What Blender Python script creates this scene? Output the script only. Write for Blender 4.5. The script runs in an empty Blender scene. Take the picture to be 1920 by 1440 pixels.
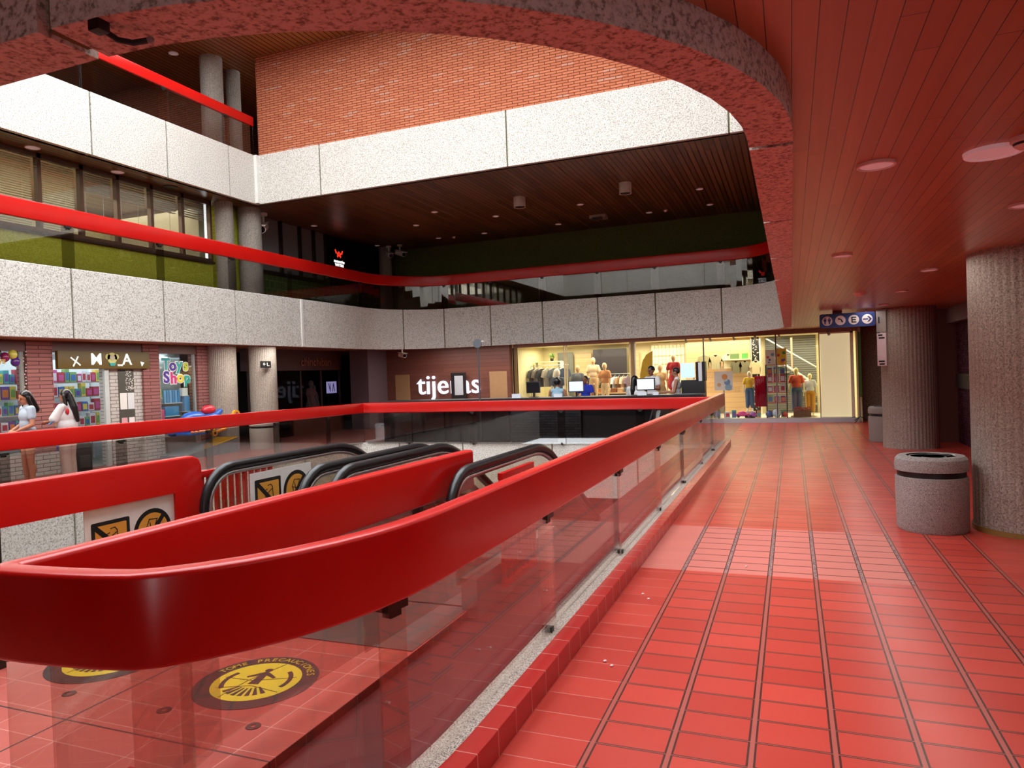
import bpy, bmesh, math, random
from mathutils import Vector, Matrix
PI = math.pi
R = math.radians
random.seed(7)
SC = bpy.context.scene
COL = SC.collection

# ------------------------------------------------------------------ camera
_yaw, _pitch, _roll = -.37594343, -.01335205, -.03567940
def _basis():
    cy, sy, cp, sp = math.cos(_yaw), math.sin(_yaw), math.cos(_pitch), math.sin(_pitch)
    f = Vector((sy*cp, cy*cp, sp)); r = Vector((cy, -sy, 0)); u = r.cross(f)
    c, s = math.cos(_roll), math.sin(_roll)
    return c*r + s*u, -s*r + c*u, f
_r, _u, _f = _basis()
cam_d = bpy.data.cameras.new('camera')
cam = bpy.data.objects.new('camera', cam_d); COL.objects.link(cam)
cam_d.sensor_width = 36; cam_d.lens = 1329.03/1920*36
cam_d.clip_start = .05; cam_d.clip_end = 200
m = Matrix.Identity(4)
for i in range(3):
    m[i][0] = _r[i]; m[i][1] = _u[i]; m[i][2] = -_f[i]; m[i][3] = (0, 0, 1.6)[i]
cam.matrix_world = m
SC.camera = cam

# ------------------------------------------------------------------ world, exposure
SC.view_settings.view_transform = 'Standard'
SC.view_settings.look = 'None'
SC.view_settings.gamma = 1
SC.view_settings.exposure = 0.85
SC.view_settings.use_curve_mapping = False
SC.cycles.max_bounces = 10
SC.cycles.diffuse_bounces = 5
SC.cycles.glossy_bounces = 4
SC.cycles.transparent_max_bounces = 24
SC.cycles.transmission_bounces = 6
SC.cycles.caustics_reflective = False
SC.cycles.caustics_refractive = False
SC.cycles.sample_clamp_indirect = 6
SC.cycles.use_denoising = True
W = bpy.data.worlds.new('world'); SC.world = W; W.use_nodes = True
bg = W.node_tree.nodes['Background']
bg.inputs[0].default_value = (.93, .97, 1.0, 1); bg.inputs[1].default_value = 3.3

def area(name, loc, rot, sx, sy, e, col=(1, 1, 1)):
    d = bpy.data.lights.new(name, 'AREA'); d.shape = 'RECTANGLE'; d.size = sx; d.size_y = sy
    d.energy = e; d.color = col
    o = bpy.data.objects.new(name, d); COL.objects.link(o); o.location = loc; o.rotation_euler = rot
    return o
# shop ceiling lamps (strip luminaires inside the shops)
area('clothes_shop_light', (-3.4, 22.6, 2.42), (0, 0, 0), 9, 1.6, 210, (1, .86, .62))
area('toy_shop_light', (-14.7, 10.3, 2.3), (0, 0, 0), 1.6, 7, 42, (.86, .95, 1))
area('office_light', (-14.0, 9.5, 5.7), (0, 0, 0), 2.5, 9, 170, (1, .9, .7))

# rows of recessed gallery lamps under the balcony; the corridor strip is added fill
area('gallery_light_left', (-12.0, 9.5, 2.54), (0, 0, 0), .5, 11, 150, (1, .96, .9))
area('gallery_light_back', (-6.5, 19.7, 2.54), (0, 0, 0), 9, .4, 90, (1, .95, .88))
area('corridor_fill_light', (1.3, 10.0, 2.54), (0, 0, 0), .3, 20, 40, (1, .93, .85))

# ------------------------------------------------------------------ materials
def lin(c):
    return tuple((x/12.92 if x <= .04045 else ((x+.055)/1.055)**2.4) for x in c)
def hx(h):
    return lin(tuple(int(h[i:i+2], 16)/255 for i in (0, 2, 4)))
class NT:
    def __init__(s, name):
        s.m = bpy.data.materials.new(name); s.m.use_nodes = True
        s.t = s.m.node_tree; s.b = s.t.nodes['Principled BSDF']; s.o = s.t.nodes['Material Output']
    def n(s, typ, **k):
        x = s.t.nodes.new(typ)
        for a, b in k.items(): setattr(x, a, b)
        return x
    def link(s, a, b): s.t.links.new(a, b)
    def put(s, sock, v):
        if isinstance(v, bpy.types.NodeSocket): s.link(v, sock)
        elif isinstance(v, (tuple, list)): sock.default_value = tuple(v) + ((1,) if len(v) == 3 and len(sock.default_value) == 4 else ())
        else: sock.default_value = v
    def mt(s, op, a, b=0., c=0.):
        x = s.n('ShaderNodeMath', operation=op)
        s.put(x.inputs[0], a); s.put(x.inputs[1], b); s.put(x.inputs[2], c); return x.outputs[0]
    def mix(s, f, a, b, typ='MIX'):
        x = s.n('ShaderNodeMix', data_type='RGBA', blend_type=typ)
        s.put(x.inputs[0], f); s.put(x.inputs[6], a); s.put(x.inputs[7], b); return x.outputs[2]
    def co(s):
        return s.n('ShaderNodeTexCoord').outputs['Object']
    def sep(s, v=None):
        x = s.n('ShaderNodeSeparateXYZ'); s.link(v or s.co(), x.inputs[0]); return x.outputs
    def comb(s, a, b, c=0.):
        x = s.n('ShaderNodeCombineXYZ'); s.put(x.inputs[0], a); s.put(x.inputs[1], b); s.put(x.inputs[2], c); return x.outputs[0]
    def noise(s, sc, det=2, v=None, rough=.5):
        x = s.n('ShaderNodeTexNoise'); s.link(v or s.co(), x.inputs['Vector'])
        x.inputs['Scale'].default_value = sc; x.inputs['Detail'].default_value = det; x.inputs['Roughness'].default_value = rough
        return x.outputs[0]
    def ramp(s, v, stops, interp='LINEAR'):
        x = s.n('ShaderNodeValToRGB'); x.color_ramp.interpolation = interp
        e = x.color_ramp.elements
        while len(e) < len(stops): e.new(.5)
        for k, (p, c) in enumerate(stops):
            e[k].position = p; e[k].color = tuple(c) + (1,) if len(c) == 3 else c
        s.link(v, x.inputs[0]); return x.outputs[0]
    def bump(s, h, st=.3, d=.01):
        x = s.n('ShaderNodeBump'); x.inputs['Strength'].default_value = st; x.inputs['Distance'].default_value = d
        s.link(h, x.inputs['Height']); s.link(x.outputs[0], s.b.inputs['Normal'])
    def set(s, col=None, ro=None, me=None, spec=None, em=None, es=None, coat=None):
        if col is not None: s.put(s.b.inputs['Base Color'], col)
        if ro is not None: s.put(s.b.inputs['Roughness'], ro)
        if me is not None: s.put(s.b.inputs['Metallic'], me)
        if spec is not None: s.put(s.b.inputs['Specular IOR Level'], spec)
        if coat is not None: s.put(s.b.inputs['Coat Weight'], coat); s.b.inputs['Coat Roughness'].default_value = .12
        if em is not None: s.put(s.b.inputs['Emission Color'], em); s.put(s.b.inputs['Emission Strength'], es or 1.)
        return s.m
_pc = {}
def plain(h, ro=.55, me=0., es=0., spec=.5):
    k = (h, ro, me, es, spec)
    if k not in _pc:
        n = NT('paint_'+h)
        c = hx(h)
        v = n.noise(9, 2)
        cc = n.mix(v, tuple(x*.9 for x in c), tuple(min(1, x*1.08) for x in c))
        _pc[k] = n.set(cc, ro, me, spec, c if es else None, es)
    return _pc[k]

def mat_aggregate(name, c0, c1, c2, sc=120):
    n = NT(name); v = n.noise(sc, 2, rough=.7); w = n.noise(3, 3)
    col = n.ramp(v, [(.35, c0), (.45, c1), (.57, c2)])
    col = n.mix(n.mt('MULTIPLY', w, .35), col, tuple(x*.72 for x in c1), 'MIX')
    n.bump(v, .55, .006)
    return n.set(col, .9, spec=.2)
M = {}
M['aggregate'] = mat_aggregate('exposed_aggregate', hx('8a8478'), hx('cdc8be'), hx('ebe8e1'), 52)
M['lip'] = mat_aggregate('dark_aggregate', hx('4a3c38'), hx('a58f88'), hx('c9b4ad'), 60)  # same concrete as the fascia, shade and red floor bounce put in the colour
M['stone_strip'] = mat_aggregate('kerb_aggregate', hx('4e4540'), hx('b0a59a'), hx('e8e0d6'), 160)
M['bin_stone'] = mat_aggregate('bin_aggregate', hx('5b5552'), hx('8f8885'), hx('b5aeaa'), 150)
def col_mat():
    n = NT('board_marked_concrete'); o = n.co(); x, y, z = n.sep(o)
    ang = n.mt('ARCTAN2', y, x)
    rib = n.mt('SINE', n.mt('MULTIPLY', ang, 46.))
    v = n.noise(70, 3, rough=.65); w = n.noise(2.2, 3)
    col = n.ramp(v, [(.34, hx('6e655e')), (.5, hx('aaa096')), (.68, hx('c6beb4'))])
    col = n.mix(n.mt('MULTIPLY', w, .5), col, hx('8f8479'))
    h = n.mt('ADD', n.mt('MULTIPLY', rib, .38), v)
    col = n.mix(n.mt('MULTIPLY', n.mt('LESS_THAN', rib, -.85), .2), col, hx('6a6058'))
    n.bump(h, .7, .014)
    return n.set(col, .9, spec=.2)
M['column'] = col_mat()
def red_paint():
    n = NT('glossy_red_paint'); v = n.noise(1.4, 3)
    col = n.mix(v, (.50, .004, .004), (.66, .014, .008))
    sc = n.ramp(n.noise(26, 5, rough=.75), [(.7, (0, 0, 0)), (.78, (1, 1, 1))])
    col = n.mix(n.mt('MULTIPLY', sc, .12), col, (.9, .3, .28))
    n.bump(n.noise(5, 2), .05, .01)
    return n.set(col, .26, spec=.5)
M['red'] = red_paint()

def tile_mat(name, band=True, kind='corridor'):
    n = NT(name); x, y, z = n.sep()
    if kind == 'corridor': px, py, ox, oy = .3225, .2055, .843, .145
    else: px, py, ox, oy = .44, .205, .1, .05
    u = n.mt('DIVIDE', n.mt('ADD', x, ox), px); v = n.mt('DIVIDE', n.mt('ADD', y, oy), py)
    fu = n.mt('FRACT', n.mt('ADD', u, 100.)); fv = n.mt('FRACT', n.mt('ADD', v, 100.))
    du = n.mt('MULTIPLY', n.mt('SUBTRACT', .5, n.mt('ABSOLUTE', n.mt('SUBTRACT', fu, .5))), px)
    dv = n.mt('MULTIPLY', n.mt('SUBTRACT', .5, n.mt('ABSOLUTE', n.mt('SUBTRACT', fv, .5))), py)
    wn = n.n('ShaderNodeTexWhiteNoise', noise_dimensions='3D')
    n.link(n.comb(n.mt('FLOOR', u), n.mt('FLOOR', v)), wn.inputs[0])
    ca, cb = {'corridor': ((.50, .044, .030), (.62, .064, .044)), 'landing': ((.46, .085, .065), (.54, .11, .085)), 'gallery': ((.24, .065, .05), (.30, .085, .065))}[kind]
    base = n.mix(wn.outputs[0], ca, cb)
    base = n.mix(n.mt('MULTIPLY', n.noise(30, 4, rough=.7), .35), base, tuple(q*.8 for q in ca))
    light = (.42, .09, .07); dark = (.07, .016, .012)
    if kind == 'corridor':
        inx = n.mt('MULTIPLY', n.mt('GREATER_THAN', x, -.86), n.mt('LESS_THAN', x, 1.43))
        jd = n.mt('MAXIMUM', n.mt('LESS_THAN', du, .0185), n.mt('LESS_THAN', dv, .0088))
        jl = n.mt('MAXIMUM', n.mt('LESS_THAN', du, .0095), n.mt('LESS_THAN', dv, .0026))
        if band:
            bd = n.mt('MULTIPLY', n.mt('MULTIPLY', n.mt('GREATER_THAN', y, 5.69), n.mt('LESS_THAN', y, 7.335)), n.mt('LESS_THAN', x, .775))
            base = n.mix(n.mt('MULTIPLY', bd, .75), base, (.62, .21, .17))
            wear = n.mt('MULTIPLY', bd, n.mt('LESS_THAN', du, .0115))
            wcol = n.ramp(n.noise(45, 3), [(.42, (.09, .07, .07)), (.55, (.42, .2, .19))])
        c1 = n.mix(jd, base, dark); c1 = n.mix(jl, c1, light)
        if band: c1 = n.mix(wear, c1, wcol)
        c2 = n.mix(n.mt('LESS_THAN', dv, .0022), base, (.62, .25, .21))
        col = n.mix(inx, c2, c1)
        h = n.mt('SUBTRACT', 1., n.mt('MULTIPLY', jd, inx))
    else:
        j = n.mt('LESS_THAN', n.mt('MINIMUM', du, dv), .0022)
        col = n.mix(j, base, (.70, .34, .28))
        if kind == 'landing':
            g = n.mt('MAXIMUM', n.mt('LESS_THAN', n.mt('ABSOLUTE', n.mt('ADD', x, 3.33)), .006), n.mt('LESS_THAN', n.mt('ABSOLUTE', n.mt('SUBTRACT', y, 2.37)), .005))
            col = n.mix(g, col, (.03, .02, .02))
        h = n.mt('SUBTRACT', 1., j)
    n.bump(h, .35, .003)
    ro = n.mix(n.noise(3, 2), (.24,)*3, (.38,)*3)
    rs = n.n('ShaderNodeSeparateColor'); n.link(ro, rs.inputs[0])
    rough = rs.outputs[0]
    if band and kind == 'corridor': rough = n.mt('ADD', rough, n.mt('MULTIPLY', bd, .2))
    return n.set(col, rough, spec=.5)
M['floor'] = tile_mat('red_clay_tiles')
M['landing'] = tile_mat('red_landing_tiles', False, 'landing')
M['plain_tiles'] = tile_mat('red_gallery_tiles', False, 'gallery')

def plank_mat(name, c0, c1, w, axis='x', ro=.4, groove=.004, off=.0):
    n = NT(name); s_ = n.sep(); a = s_[0] if axis == 'x' else s_[2]; b = s_[1] if axis == 'x' else s_[0]
    u = n.mt('DIVIDE', n.mt('ADD', a, 100.+off), w); fu = n.mt('FRACT', u)
    d = n.mt('MULTIPLY', n.mt('SUBTRACT', .5, n.mt('ABSOLUTE', n.mt('SUBTRACT', fu, .5))), w)
    cell = n.mt('FLOOR', u)
    wn0 = n.n('ShaderNodeTexWhiteNoise', noise_dimensions='1D'); n.link(cell, wn0.inputs['W'])
    bb = n.mt('ADD', n.mt('DIVIDE', b, 2.7), n.mt('MULTIPLY', wn0.outputs[0], 7.))
    fb = n.mt('FRACT', n.mt('ADD', bb, 50.))
    wn = n.n('ShaderNodeTexWhiteNoise', noise_dimensions='2D'); n.link(n.comb(cell, n.mt('FLOOR', bb)), wn.inputs[0])
    gr = n.noise(1., 4, v=n.comb(n.mt('MULTIPLY', a, 40.), n.mt('MULTIPLY', b, 1.6), cell))
    col = n.mix(wn.outputs[0], c0, c1)
    col = n.mix(n.mt('MULTIPLY', gr, .5), col, tuple(x*.55 for x in c0))
    j = n.mt('MAXIMUM', n.mt('LESS_THAN', d, groove), n.mt('LESS_THAN', fb, .0012))
    col = n.mix(j, col, tuple(x*.08 for x in c0))
    n.bump(n.mt('SUBTRACT', 1., j), .5, .004)
    return n.set(col, ro, spec=.5)
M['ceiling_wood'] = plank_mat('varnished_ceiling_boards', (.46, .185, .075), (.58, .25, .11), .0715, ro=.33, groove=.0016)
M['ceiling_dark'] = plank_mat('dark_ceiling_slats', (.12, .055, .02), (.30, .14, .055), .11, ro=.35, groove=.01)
M['ceiling_light'] = plank_mat('light_ceiling_slats', (.42, .17, .05), (.52, .22, .07), .13, ro=.4, groove=.014)
M['wall_wood'] = plank_mat('wall_boards', (.16, .05, .035), (.21, .07, .045), .12, axis='z', ro=.45, groove=.002)
M['shop_wood'] = plank_mat('pale_shop_boards', (.62, .40, .20), (.72, .48, .26), .16, axis='z', ro=.5, groove=.002)

def brick_mat(name, c1, c2, mo, bw, bh, ms, axis, odd=None, bias=0.):
    n = NT(name); s_ = n.sep(); a = s_[0] if axis == 'x' else s_[1]
    x = n.n('ShaderNodeTexBrick'); n.link(n.comb(a, s_[2]), x.inputs['Vector'])
    n.put(x.inputs['Color1'], c1); n.put(x.inputs['Color2'], c2); n.put(x.inputs['Mortar'], mo)
    x.inputs['Scale'].default_value = 1; x.inputs['Brick Width'].default_value = bw; x.inputs['Row Height'].default_value = bh
    x.inputs['Mortar Size'].default_value = ms; x.inputs['Mortar Smooth'].default_value = 0.1; x.inputs['Bias'].default_value = bias
    col = x.outputs[0]
    if odd:
        row = n.mt('FLOOR', n.mt('DIVIDE', s_[2], bh))
        sh = n.mt('MULTIPLY', n.mt('MODULO', row, 2.), .5)
        cell = n.mt('FLOOR', n.mt('ADD', n.mt('DIVIDE', a, bw), sh))
        wn = n.n('ShaderNodeTexWhiteNoise', noise_dimensions='2D'); n.link(n.comb(cell, row), wn.inputs[0])
        k = n.mt('MULTIPLY', n.mt('GREATER_THAN', wn.outputs[0], .955), n.mt('SUBTRACT', 1., x.outputs['Fac']))
        col = n.mix(n.mt('MULTIPLY', k, .6), col, odd)
    col = n.mix(n.mt('MULTIPLY', n.noise(1.1, 3), .35), col, tuple(v*.55 for v in c1))
    n.bump(n.mt('SUBTRACT', 1., x.outputs['Fac']), .6, .01)
    return n.set(col, .85, spec=.2)
M['brick'] = brick_mat('orange_brickwork', (.52, .155, .075), (.62, .21, .105), (.13, .03, .015), .235, .054, .0075, 'x', (.60, .36, .27))
M['pier_brick'] = brick_mat('maroon_brickwork', (.30, .125, .115), (.36, .16, .145), (.10, .04, .04), .5, .075, .008, 'y')
M['white_brick'] = brick_mat('grey_white_brickwork', (.52, .50, .46), (.60, .58, .55), (.18, .16, .15), .26, .075, .007, 'y')
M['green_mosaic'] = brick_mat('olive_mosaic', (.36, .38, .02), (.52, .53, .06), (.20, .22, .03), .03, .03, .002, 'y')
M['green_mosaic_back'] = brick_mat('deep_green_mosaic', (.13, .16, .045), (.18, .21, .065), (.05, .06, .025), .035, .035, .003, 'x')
M['green_tile'] = brick_mat('square_green_tiles', (.05, .08, .02), (.07, .10, .03), (.16, .2, .08), .2, .2, .008, 'y')
M['purple_mosaic'] = brick_mat('purple_mosaic', (.07, .012, .03), (.22, .07, .13), (.03, .01, .02), .05, .05, .004, 'y', bias=-.2)
M['grey_brick'] = brick_mat('dark_stone_cladding', (.055, .06, .07), (.10, .105, .115), (.02, .02, .025), .22, .06, .006, 'x')

def glass_mat(name, tint, refl=1.45, boost=.0, ro=0.02):
    n = NT(name); n.t.nodes.remove(n.b)
    t = n.n('ShaderNodeBsdfTransparent'); n.put(t.inputs[0], tint)
    g = n.n('ShaderNodeBsdfGlossy'); g.inputs['Roughness'].default_value = ro; n.put(g.inputs[0], (.95, .95, .95))
    f = n.n('ShaderNodeFresnel'); gm = n.n('ShaderNodeNewGeometry')
    n.link(n.mt('ADD', n.mt('MULTIPLY', gm.outputs['Backfacing'], 1/refl-refl), refl), f.inputs[0])
    fac = n.mt('ADD', f.outputs[0], boost)
    x = n.n('ShaderNodeMixShader'); n.link(fac, x.inputs[0]); n.link(t.outputs[0], x.inputs[1]); n.link(g.outputs[0], x.inputs[2])
    n.link(x.outputs[0], n.o.inputs[0]); return n.m
M['glass'] = glass_mat('bronze_tinted_glass', (.90, .85, .83), 1.5, .05)
M['glass_clear'] = glass_mat('clear_window_glass', (.94, .96, .95), 1.4)
M['glass_dark'] = glass_mat('smoked_glass', (.70, .69, .68), 1.5, .04)
M['glass_escalator'] = glass_mat('escalator_glass', (.87, .85, .78), 1.5, .02)
M['rubber'] = plain('141417', .32)
M['steel'] = NT('brushed_steel').set((.55, .56, .58), .3, .95)
M['steel_dark'] = NT('dark_metal').set((.04, .035, .03), .4, .6)
M['black'] = plain('0c0b0b', .5)
M['blackgloss'] = plain('0a0a0c', .15)
M['white'] = plain('eceae4', .5)
M['bronze'] = plain('5a4130', .4, .3)
M['comb'] = plain('6f6c68', .35, .5)
M['void'] = plain('1d1612', .9)
def emis(h, s, name='lit_panel'):
    n = NT(name+h); return n.set(hx(h), .5, em=hx(h), es=s)

# ------------------------------------------------------------------ mesh helpers
NST = [0]
def finish(bm, name, mat, parent=None, smooth=True, ang=32, loc=None):
    bmesh.ops.recalc_face_normals(bm, faces=bm.faces)
    me = bpy.data.meshes.new(name)
    if loc is not None: bmesh.ops.translate(bm, verts=bm.verts, vec=-Vector(loc))
    bm.to_mesh(me); bm.free()
    if smooth:
        for p in me.polygons: p.use_smooth = True
        me.set_sharp_from_angle(angle=R(ang))
    ms = mat if isinstance(mat, list) else [mat]
    for q in ms: me.materials.append(q)
    o = bpy.data.objects.new(name, me); COL.objects.link(o)
    if loc is not None: o.location = loc
    if parent is not None:
        o.parent = parent
        if loc is not None: pass
    return o
def B(): return bmesh.new()
def box(bm, x0, x1, y0, y1, z0, z1, M4=None, bev=0., mi=0):
    g = bmesh.ops.create_cube(bm, size=1)
    vs = g['verts']
    for v in vs:
        v.co = Vector(((x0+x1)/2 + v.co.x*(x1-x0), (y0+y1)/2 + v.co.y*(y1-y0), (z0+z1)/2 + v.co.z*(z1-z0)))
    if bev > 0:
        es = list({e for v in vs for e in v.link_edges})
        r = bmesh.ops.bevel(bm, geom=es, offset=bev, segments=2, affect='EDGES', profile=.7)
        vs = list({v for f in r['faces'] for v in f.verts} | {v for v in vs if v.is_valid})
    if M4 is not None:
        for v in vs: v.co = M4 @ v.co
    if mi:
        for f in {f for v in vs for f in v.link_faces}: f.material_index = mi
    return vs
def cyl(bm, p0, p1, r0, r1=None, seg=24, cap=True):
    p0, p1 = Vector(p0), Vector(p1); r1 = r0 if r1 is None else r1
    d = p1-p0; L = d.length
    q = d.to_track_quat('Z', 'Y').to_matrix().to_4x4()
    mm = Matrix.Translation((p0+p1)/2) @ q
    return bmesh.ops.create_cone(bm, cap_ends=cap, segments=seg, radius1=r0, radius2=r1, depth=L, matrix=mm)['verts']
def ell(bm, c, r, rz=0., rx=0., seg=20):
    mm = Matrix.Translation(Vector(c)) @ Matrix.Rotation(rz, 4, 'Z') @ Matrix.Rotation(rx, 4, 'X') @ Matrix.Diagonal((r[0], r[1], r[2], 1))
    return bmesh.ops.create_uvsphere(bm, u_segments=seg, v_segments=seg//2, radius=1, matrix=mm)['verts']
def lathe(bm, prof, c=(0, 0, 0), seg=48):
    rings = []
    for (r, z) in prof:
        rings.append([bm.verts.new((c[0]+r*math.cos(2*PI*k/seg), c[1]+r*math.sin(2*PI*k/seg), c[2]+z)) for k in range(seg)] if r > 1e-6 else [bm.verts.new((c[0], c[1], c[2]+z))])
    for a, b in zip(rings, rings[1:]):
        for k in range(seg):
            k2 = (k+1) % seg
            if len(a) == 1 and len(b) > 1: bm.faces.new((a[0], b[k2], b[k]))
            elif len(b) == 1 and len(a) > 1: bm.faces.new((a[k], a[k2], b[0]))
            elif len(a) > 1: bm.faces.new((a[k], a[k2], b[k2], b[k]))
def prism(bm, poly, z0, z1):
    a = [bm.verts.new((p[0], p[1], z0)) for p in poly]; b = [bm.verts.new((p[0], p[1], z1)) for p in poly]
    bm.faces.new(a[::-1]); bm.faces.new(b)
    n = len(poly)
    for k in range(n): bm.faces.new((a[k], a[(k+1) % n], b[(k+1) % n], b[k]))
    return a+b
def sweep(bm, pts, prof, closed=False, cap=True):
    """pts: plan path (x,y[,z]); prof: closed polygon of (offset to the right of travel, z)"""
    P = [Vector((p[0], p[1])) for p in pts]; Z = [(p[2] if len(p) > 2 else 0.) for p in pts]; n = len(P); rings = []
    for i in range(n):
        if closed: a, b = P[i]-P[i-1], P[(i+1) % n]-P[i]
        else: a = P[i]-P[i-1] if i else P[1]-P[0]; b = P[i+1]-P[i] if i < n-1 else P[i]-P[i-1]
        a.normalize(); b.normalize(); t = a+b
        if t.length < 1e-6: t = a.copy()
        t.normalize(); nr = Vector((t.y, -t.x)); k = 1/max(.4, nr.dot(Vector((a.y, -a.x))))
        rings.append([bm.verts.new((P[i].x+nr.x*o*k, P[i].y+nr.y*o*k, z+Z[i])) for o, z in prof])
    m_ = len(prof)
    for i in range(n if closed else n-1):
        A, Bq = rings[i], rings[(i+1) % n]
        for k in range(m_): bm.faces.new((A[k], A[(k+1) % m_], Bq[(k+1) % m_], Bq[k]))
    if not closed and cap: bm.faces.new(rings[0]); bm.faces.new(rings[-1][::-1])
def tube(bm, pts, r, seg=10, closed=False):
    """round tube through 3-D points; r a number or a list"""
    P = [Vector(p) for p in pts]; n = len(P); rr = r if isinstance(r, list) else [r]*n; rings = []; up = None
    for i in range(n):
        a = P[i]-P[i-1] if (i or closed) else P[1]-P[0]; b = P[(i+1) % n]-P[i] if (i < n-1 or closed) else P[i]-P[i-1]
        t = (a.normalized()+b.normalized()).normalized()
        if up is None: up = t.orthogonal().normalized()
        up = (up-t*up.dot(t)).normalized(); s = t.cross(up)
        rings.append([bm.verts.new(P[i]+(up*math.cos(2*PI*k/seg)+s*math.sin(2*PI*k/seg))*rr[i]) for k in range(seg)])
    for i in range(n if closed else n-1):
        A, Bq = rings[i], rings[(i+1) % n]
        for k in range(seg): bm.faces.new((A[k], A[(k+1) % seg], Bq[(k+1) % seg], Bq[k]))
    if not closed: bm.faces.new(rings[0][::-1]); bm.faces.new(rings[-1])
def rprof(x0, x1, z0, z1, r, n=4):
    o = []
    for cx, cz, a0 in ((x1-r, z1-r, 0), (x0+r, z1-r, 90), (x0+r, z0+r, 180), (x1-r, z0+r, 270)):
        for k in range(n+1):
            a = R(a0+90*k/n); o.append((cx+r*math.cos(a), cz+r*math.sin(a)))
    return o
def rpath(pts, rad, n=10, closed=False):
    """polyline with rounded corners; rad: one radius or a list"""
    out = []; N = len(pts)
    for i, p in enumerate(pts):
        r = rad[i] if isinstance(rad, (list, tuple)) else rad
        if (not closed and i in (0, N-1)) or r <= 0: out.append(tuple(p)); continue
        p = Vector(p); a = (Vector(pts[i-1])-p).normalized(); b = (Vector(pts[(i+1) % N])-p).normalized()
        th = a.angle(b); d = r/math.tan(th/2); c = p+(a+b).normalized()*(r/math.sin(th/2))
        s, e = p+a*d, p+b*d; a0 = math.atan2(s.y-c.y, s.x-c.x); a1 = math.atan2(e.y-c.y, e.x-c.x)
        da = (a1-a0+PI) % (2*PI)-PI
        for k in range(n+1): t = a0+da*k/n; out.append((c.x+r*math.cos(t), c.y+r*math.sin(t)))
    return out
def plen(P, closed=False):
    s = [0.]
    for i in range(1, len(P)+(1 if closed else 0)): s.append(s[-1]+(Vector(P[i % len(P)][:2])-Vector(P[i-1][:2])).length)
    return s
def cut(P, s0, s1, closed=False):
    """portion of polyline between arc lengths"""
    S = plen(P, closed); Q = list(P)+([P[0]] if closed else []); out = []
    def at(s):
        for i in range(1, len(S)):
            if s <= S[i]+1e-9:
                t = (s-S[i-1])/max(1e-9, S[i]-S[i-1]); a, b = Vector(Q[i-1][:2]), Vector(Q[i][:2]); return tuple(a.lerp(b, t))
        return tuple(Q[-1][:2])
    out.append(at(s0)); out += [tuple(Q[i][:2]) for i in range(len(S)) if s0+1e-4 < S[i] < s1-1e-4]; out.append(at(s1)); return out
def snear(P, p, closed=False):
    S = plen(P, closed); Q = list(P)+([P[0]] if closed else []); best = (1e9, 0)
    for i in range(1, len(Q)):
        a, b, v = Vector(Q[i-1][:2]), Vector(Q[i][:2]), Vector(p)
        t = max(0, min(1, (v-a).dot(b-a)/max(1e-9, (b-a).length_squared))); d = (a.lerp(b, t)-v).length
        if d < best[0]: best = (d, S[i-1]+t*(S[i]-S[i-1]))
    return best[1]
def empty(name, loc, label, cat, group=None, rz=0.):
    o = bpy.data.objects.new(name, None); COL.objects.link(o); o.location = loc; o.rotation_euler = (0, 0, rz)
    o.empty_display_size = .1
    return tag(o, label, cat, group)
def tag(o, label, cat, group=None):
    o['label'] = label; o['category'] = cat
    if group: o['group'] = group
    return o
def part(bm, name, mat, parent, **k):
    """mesh built in world coordinates, parented to an Empty that sits somewhere"""
    o = finish(bm, name, mat, parent, **k)
    if parent is not None:
        bpy.context.view_layer.update() if False else None
        o.matrix_parent_inverse = MW(parent).inverted()
    return o
def MW(o):
    m_ = Matrix.Translation(o.location) @ o.rotation_euler.to_matrix().to_4x4()
    return (MW(o.parent) @ o.matrix_parent_inverse @ m_) if o.parent else m_
def local(bm, name, mat, parent, label=None, **k):
    """mesh built in the parent's own coordinates"""
    o = finish(bm, name, mat, parent, **k)
    if label: o['label'] = label
    return o
def struct(bm, name, mat, parent=None, **k):
    o = finish(bm, name, mat, parent, **k)
    if parent is None: o['kind'] = 'structure'
    return o
def copy_tree(o, parent=None):
    c = o.copy(); COL.objects.link(c)
    if parent is not None:
        mi_ = o.matrix_parent_inverse.copy(); c.parent = parent; c.matrix_parent_inverse = mi_
    for ch in [q for q in COL.objects if q.parent == o]: copy_tree(ch, c)
    return c
def text_mesh(name, body, size, mat, parent, loc, rot, ext=.004, align='CENTER', bold=0., space=1., label=None, world=False, shear=0.):
    cu = bpy.data.curves.new(name, 'FONT'); cu.body = body; cu.size = size; cu.extrude = ext; cu.align_x = align
    cu.align_y = 'CENTER'; cu.offset = bold; cu.space_character = space; cu.shear = shear; cu.resolution_u = 4
    t = bpy.data.objects.new(name+'_c', cu); COL.objects.link(t)
    dg = bpy.context.evaluated_depsgraph_get()
    me = bpy.data.meshes.new_from_object(t.evaluated_get(dg)); bpy.data.objects.remove(t)
    me.materials.clear(); me.materials.append(mat)
    o = bpy.data.objects.new(name, me); COL.objects.link(o); o.location = loc; o.rotation_euler = rot
    if parent is not None:
        o.parent = parent
        if world: o.matrix_parent_inverse = MW(parent).inverted()
    if label: o['label'] = label
    return o
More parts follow.
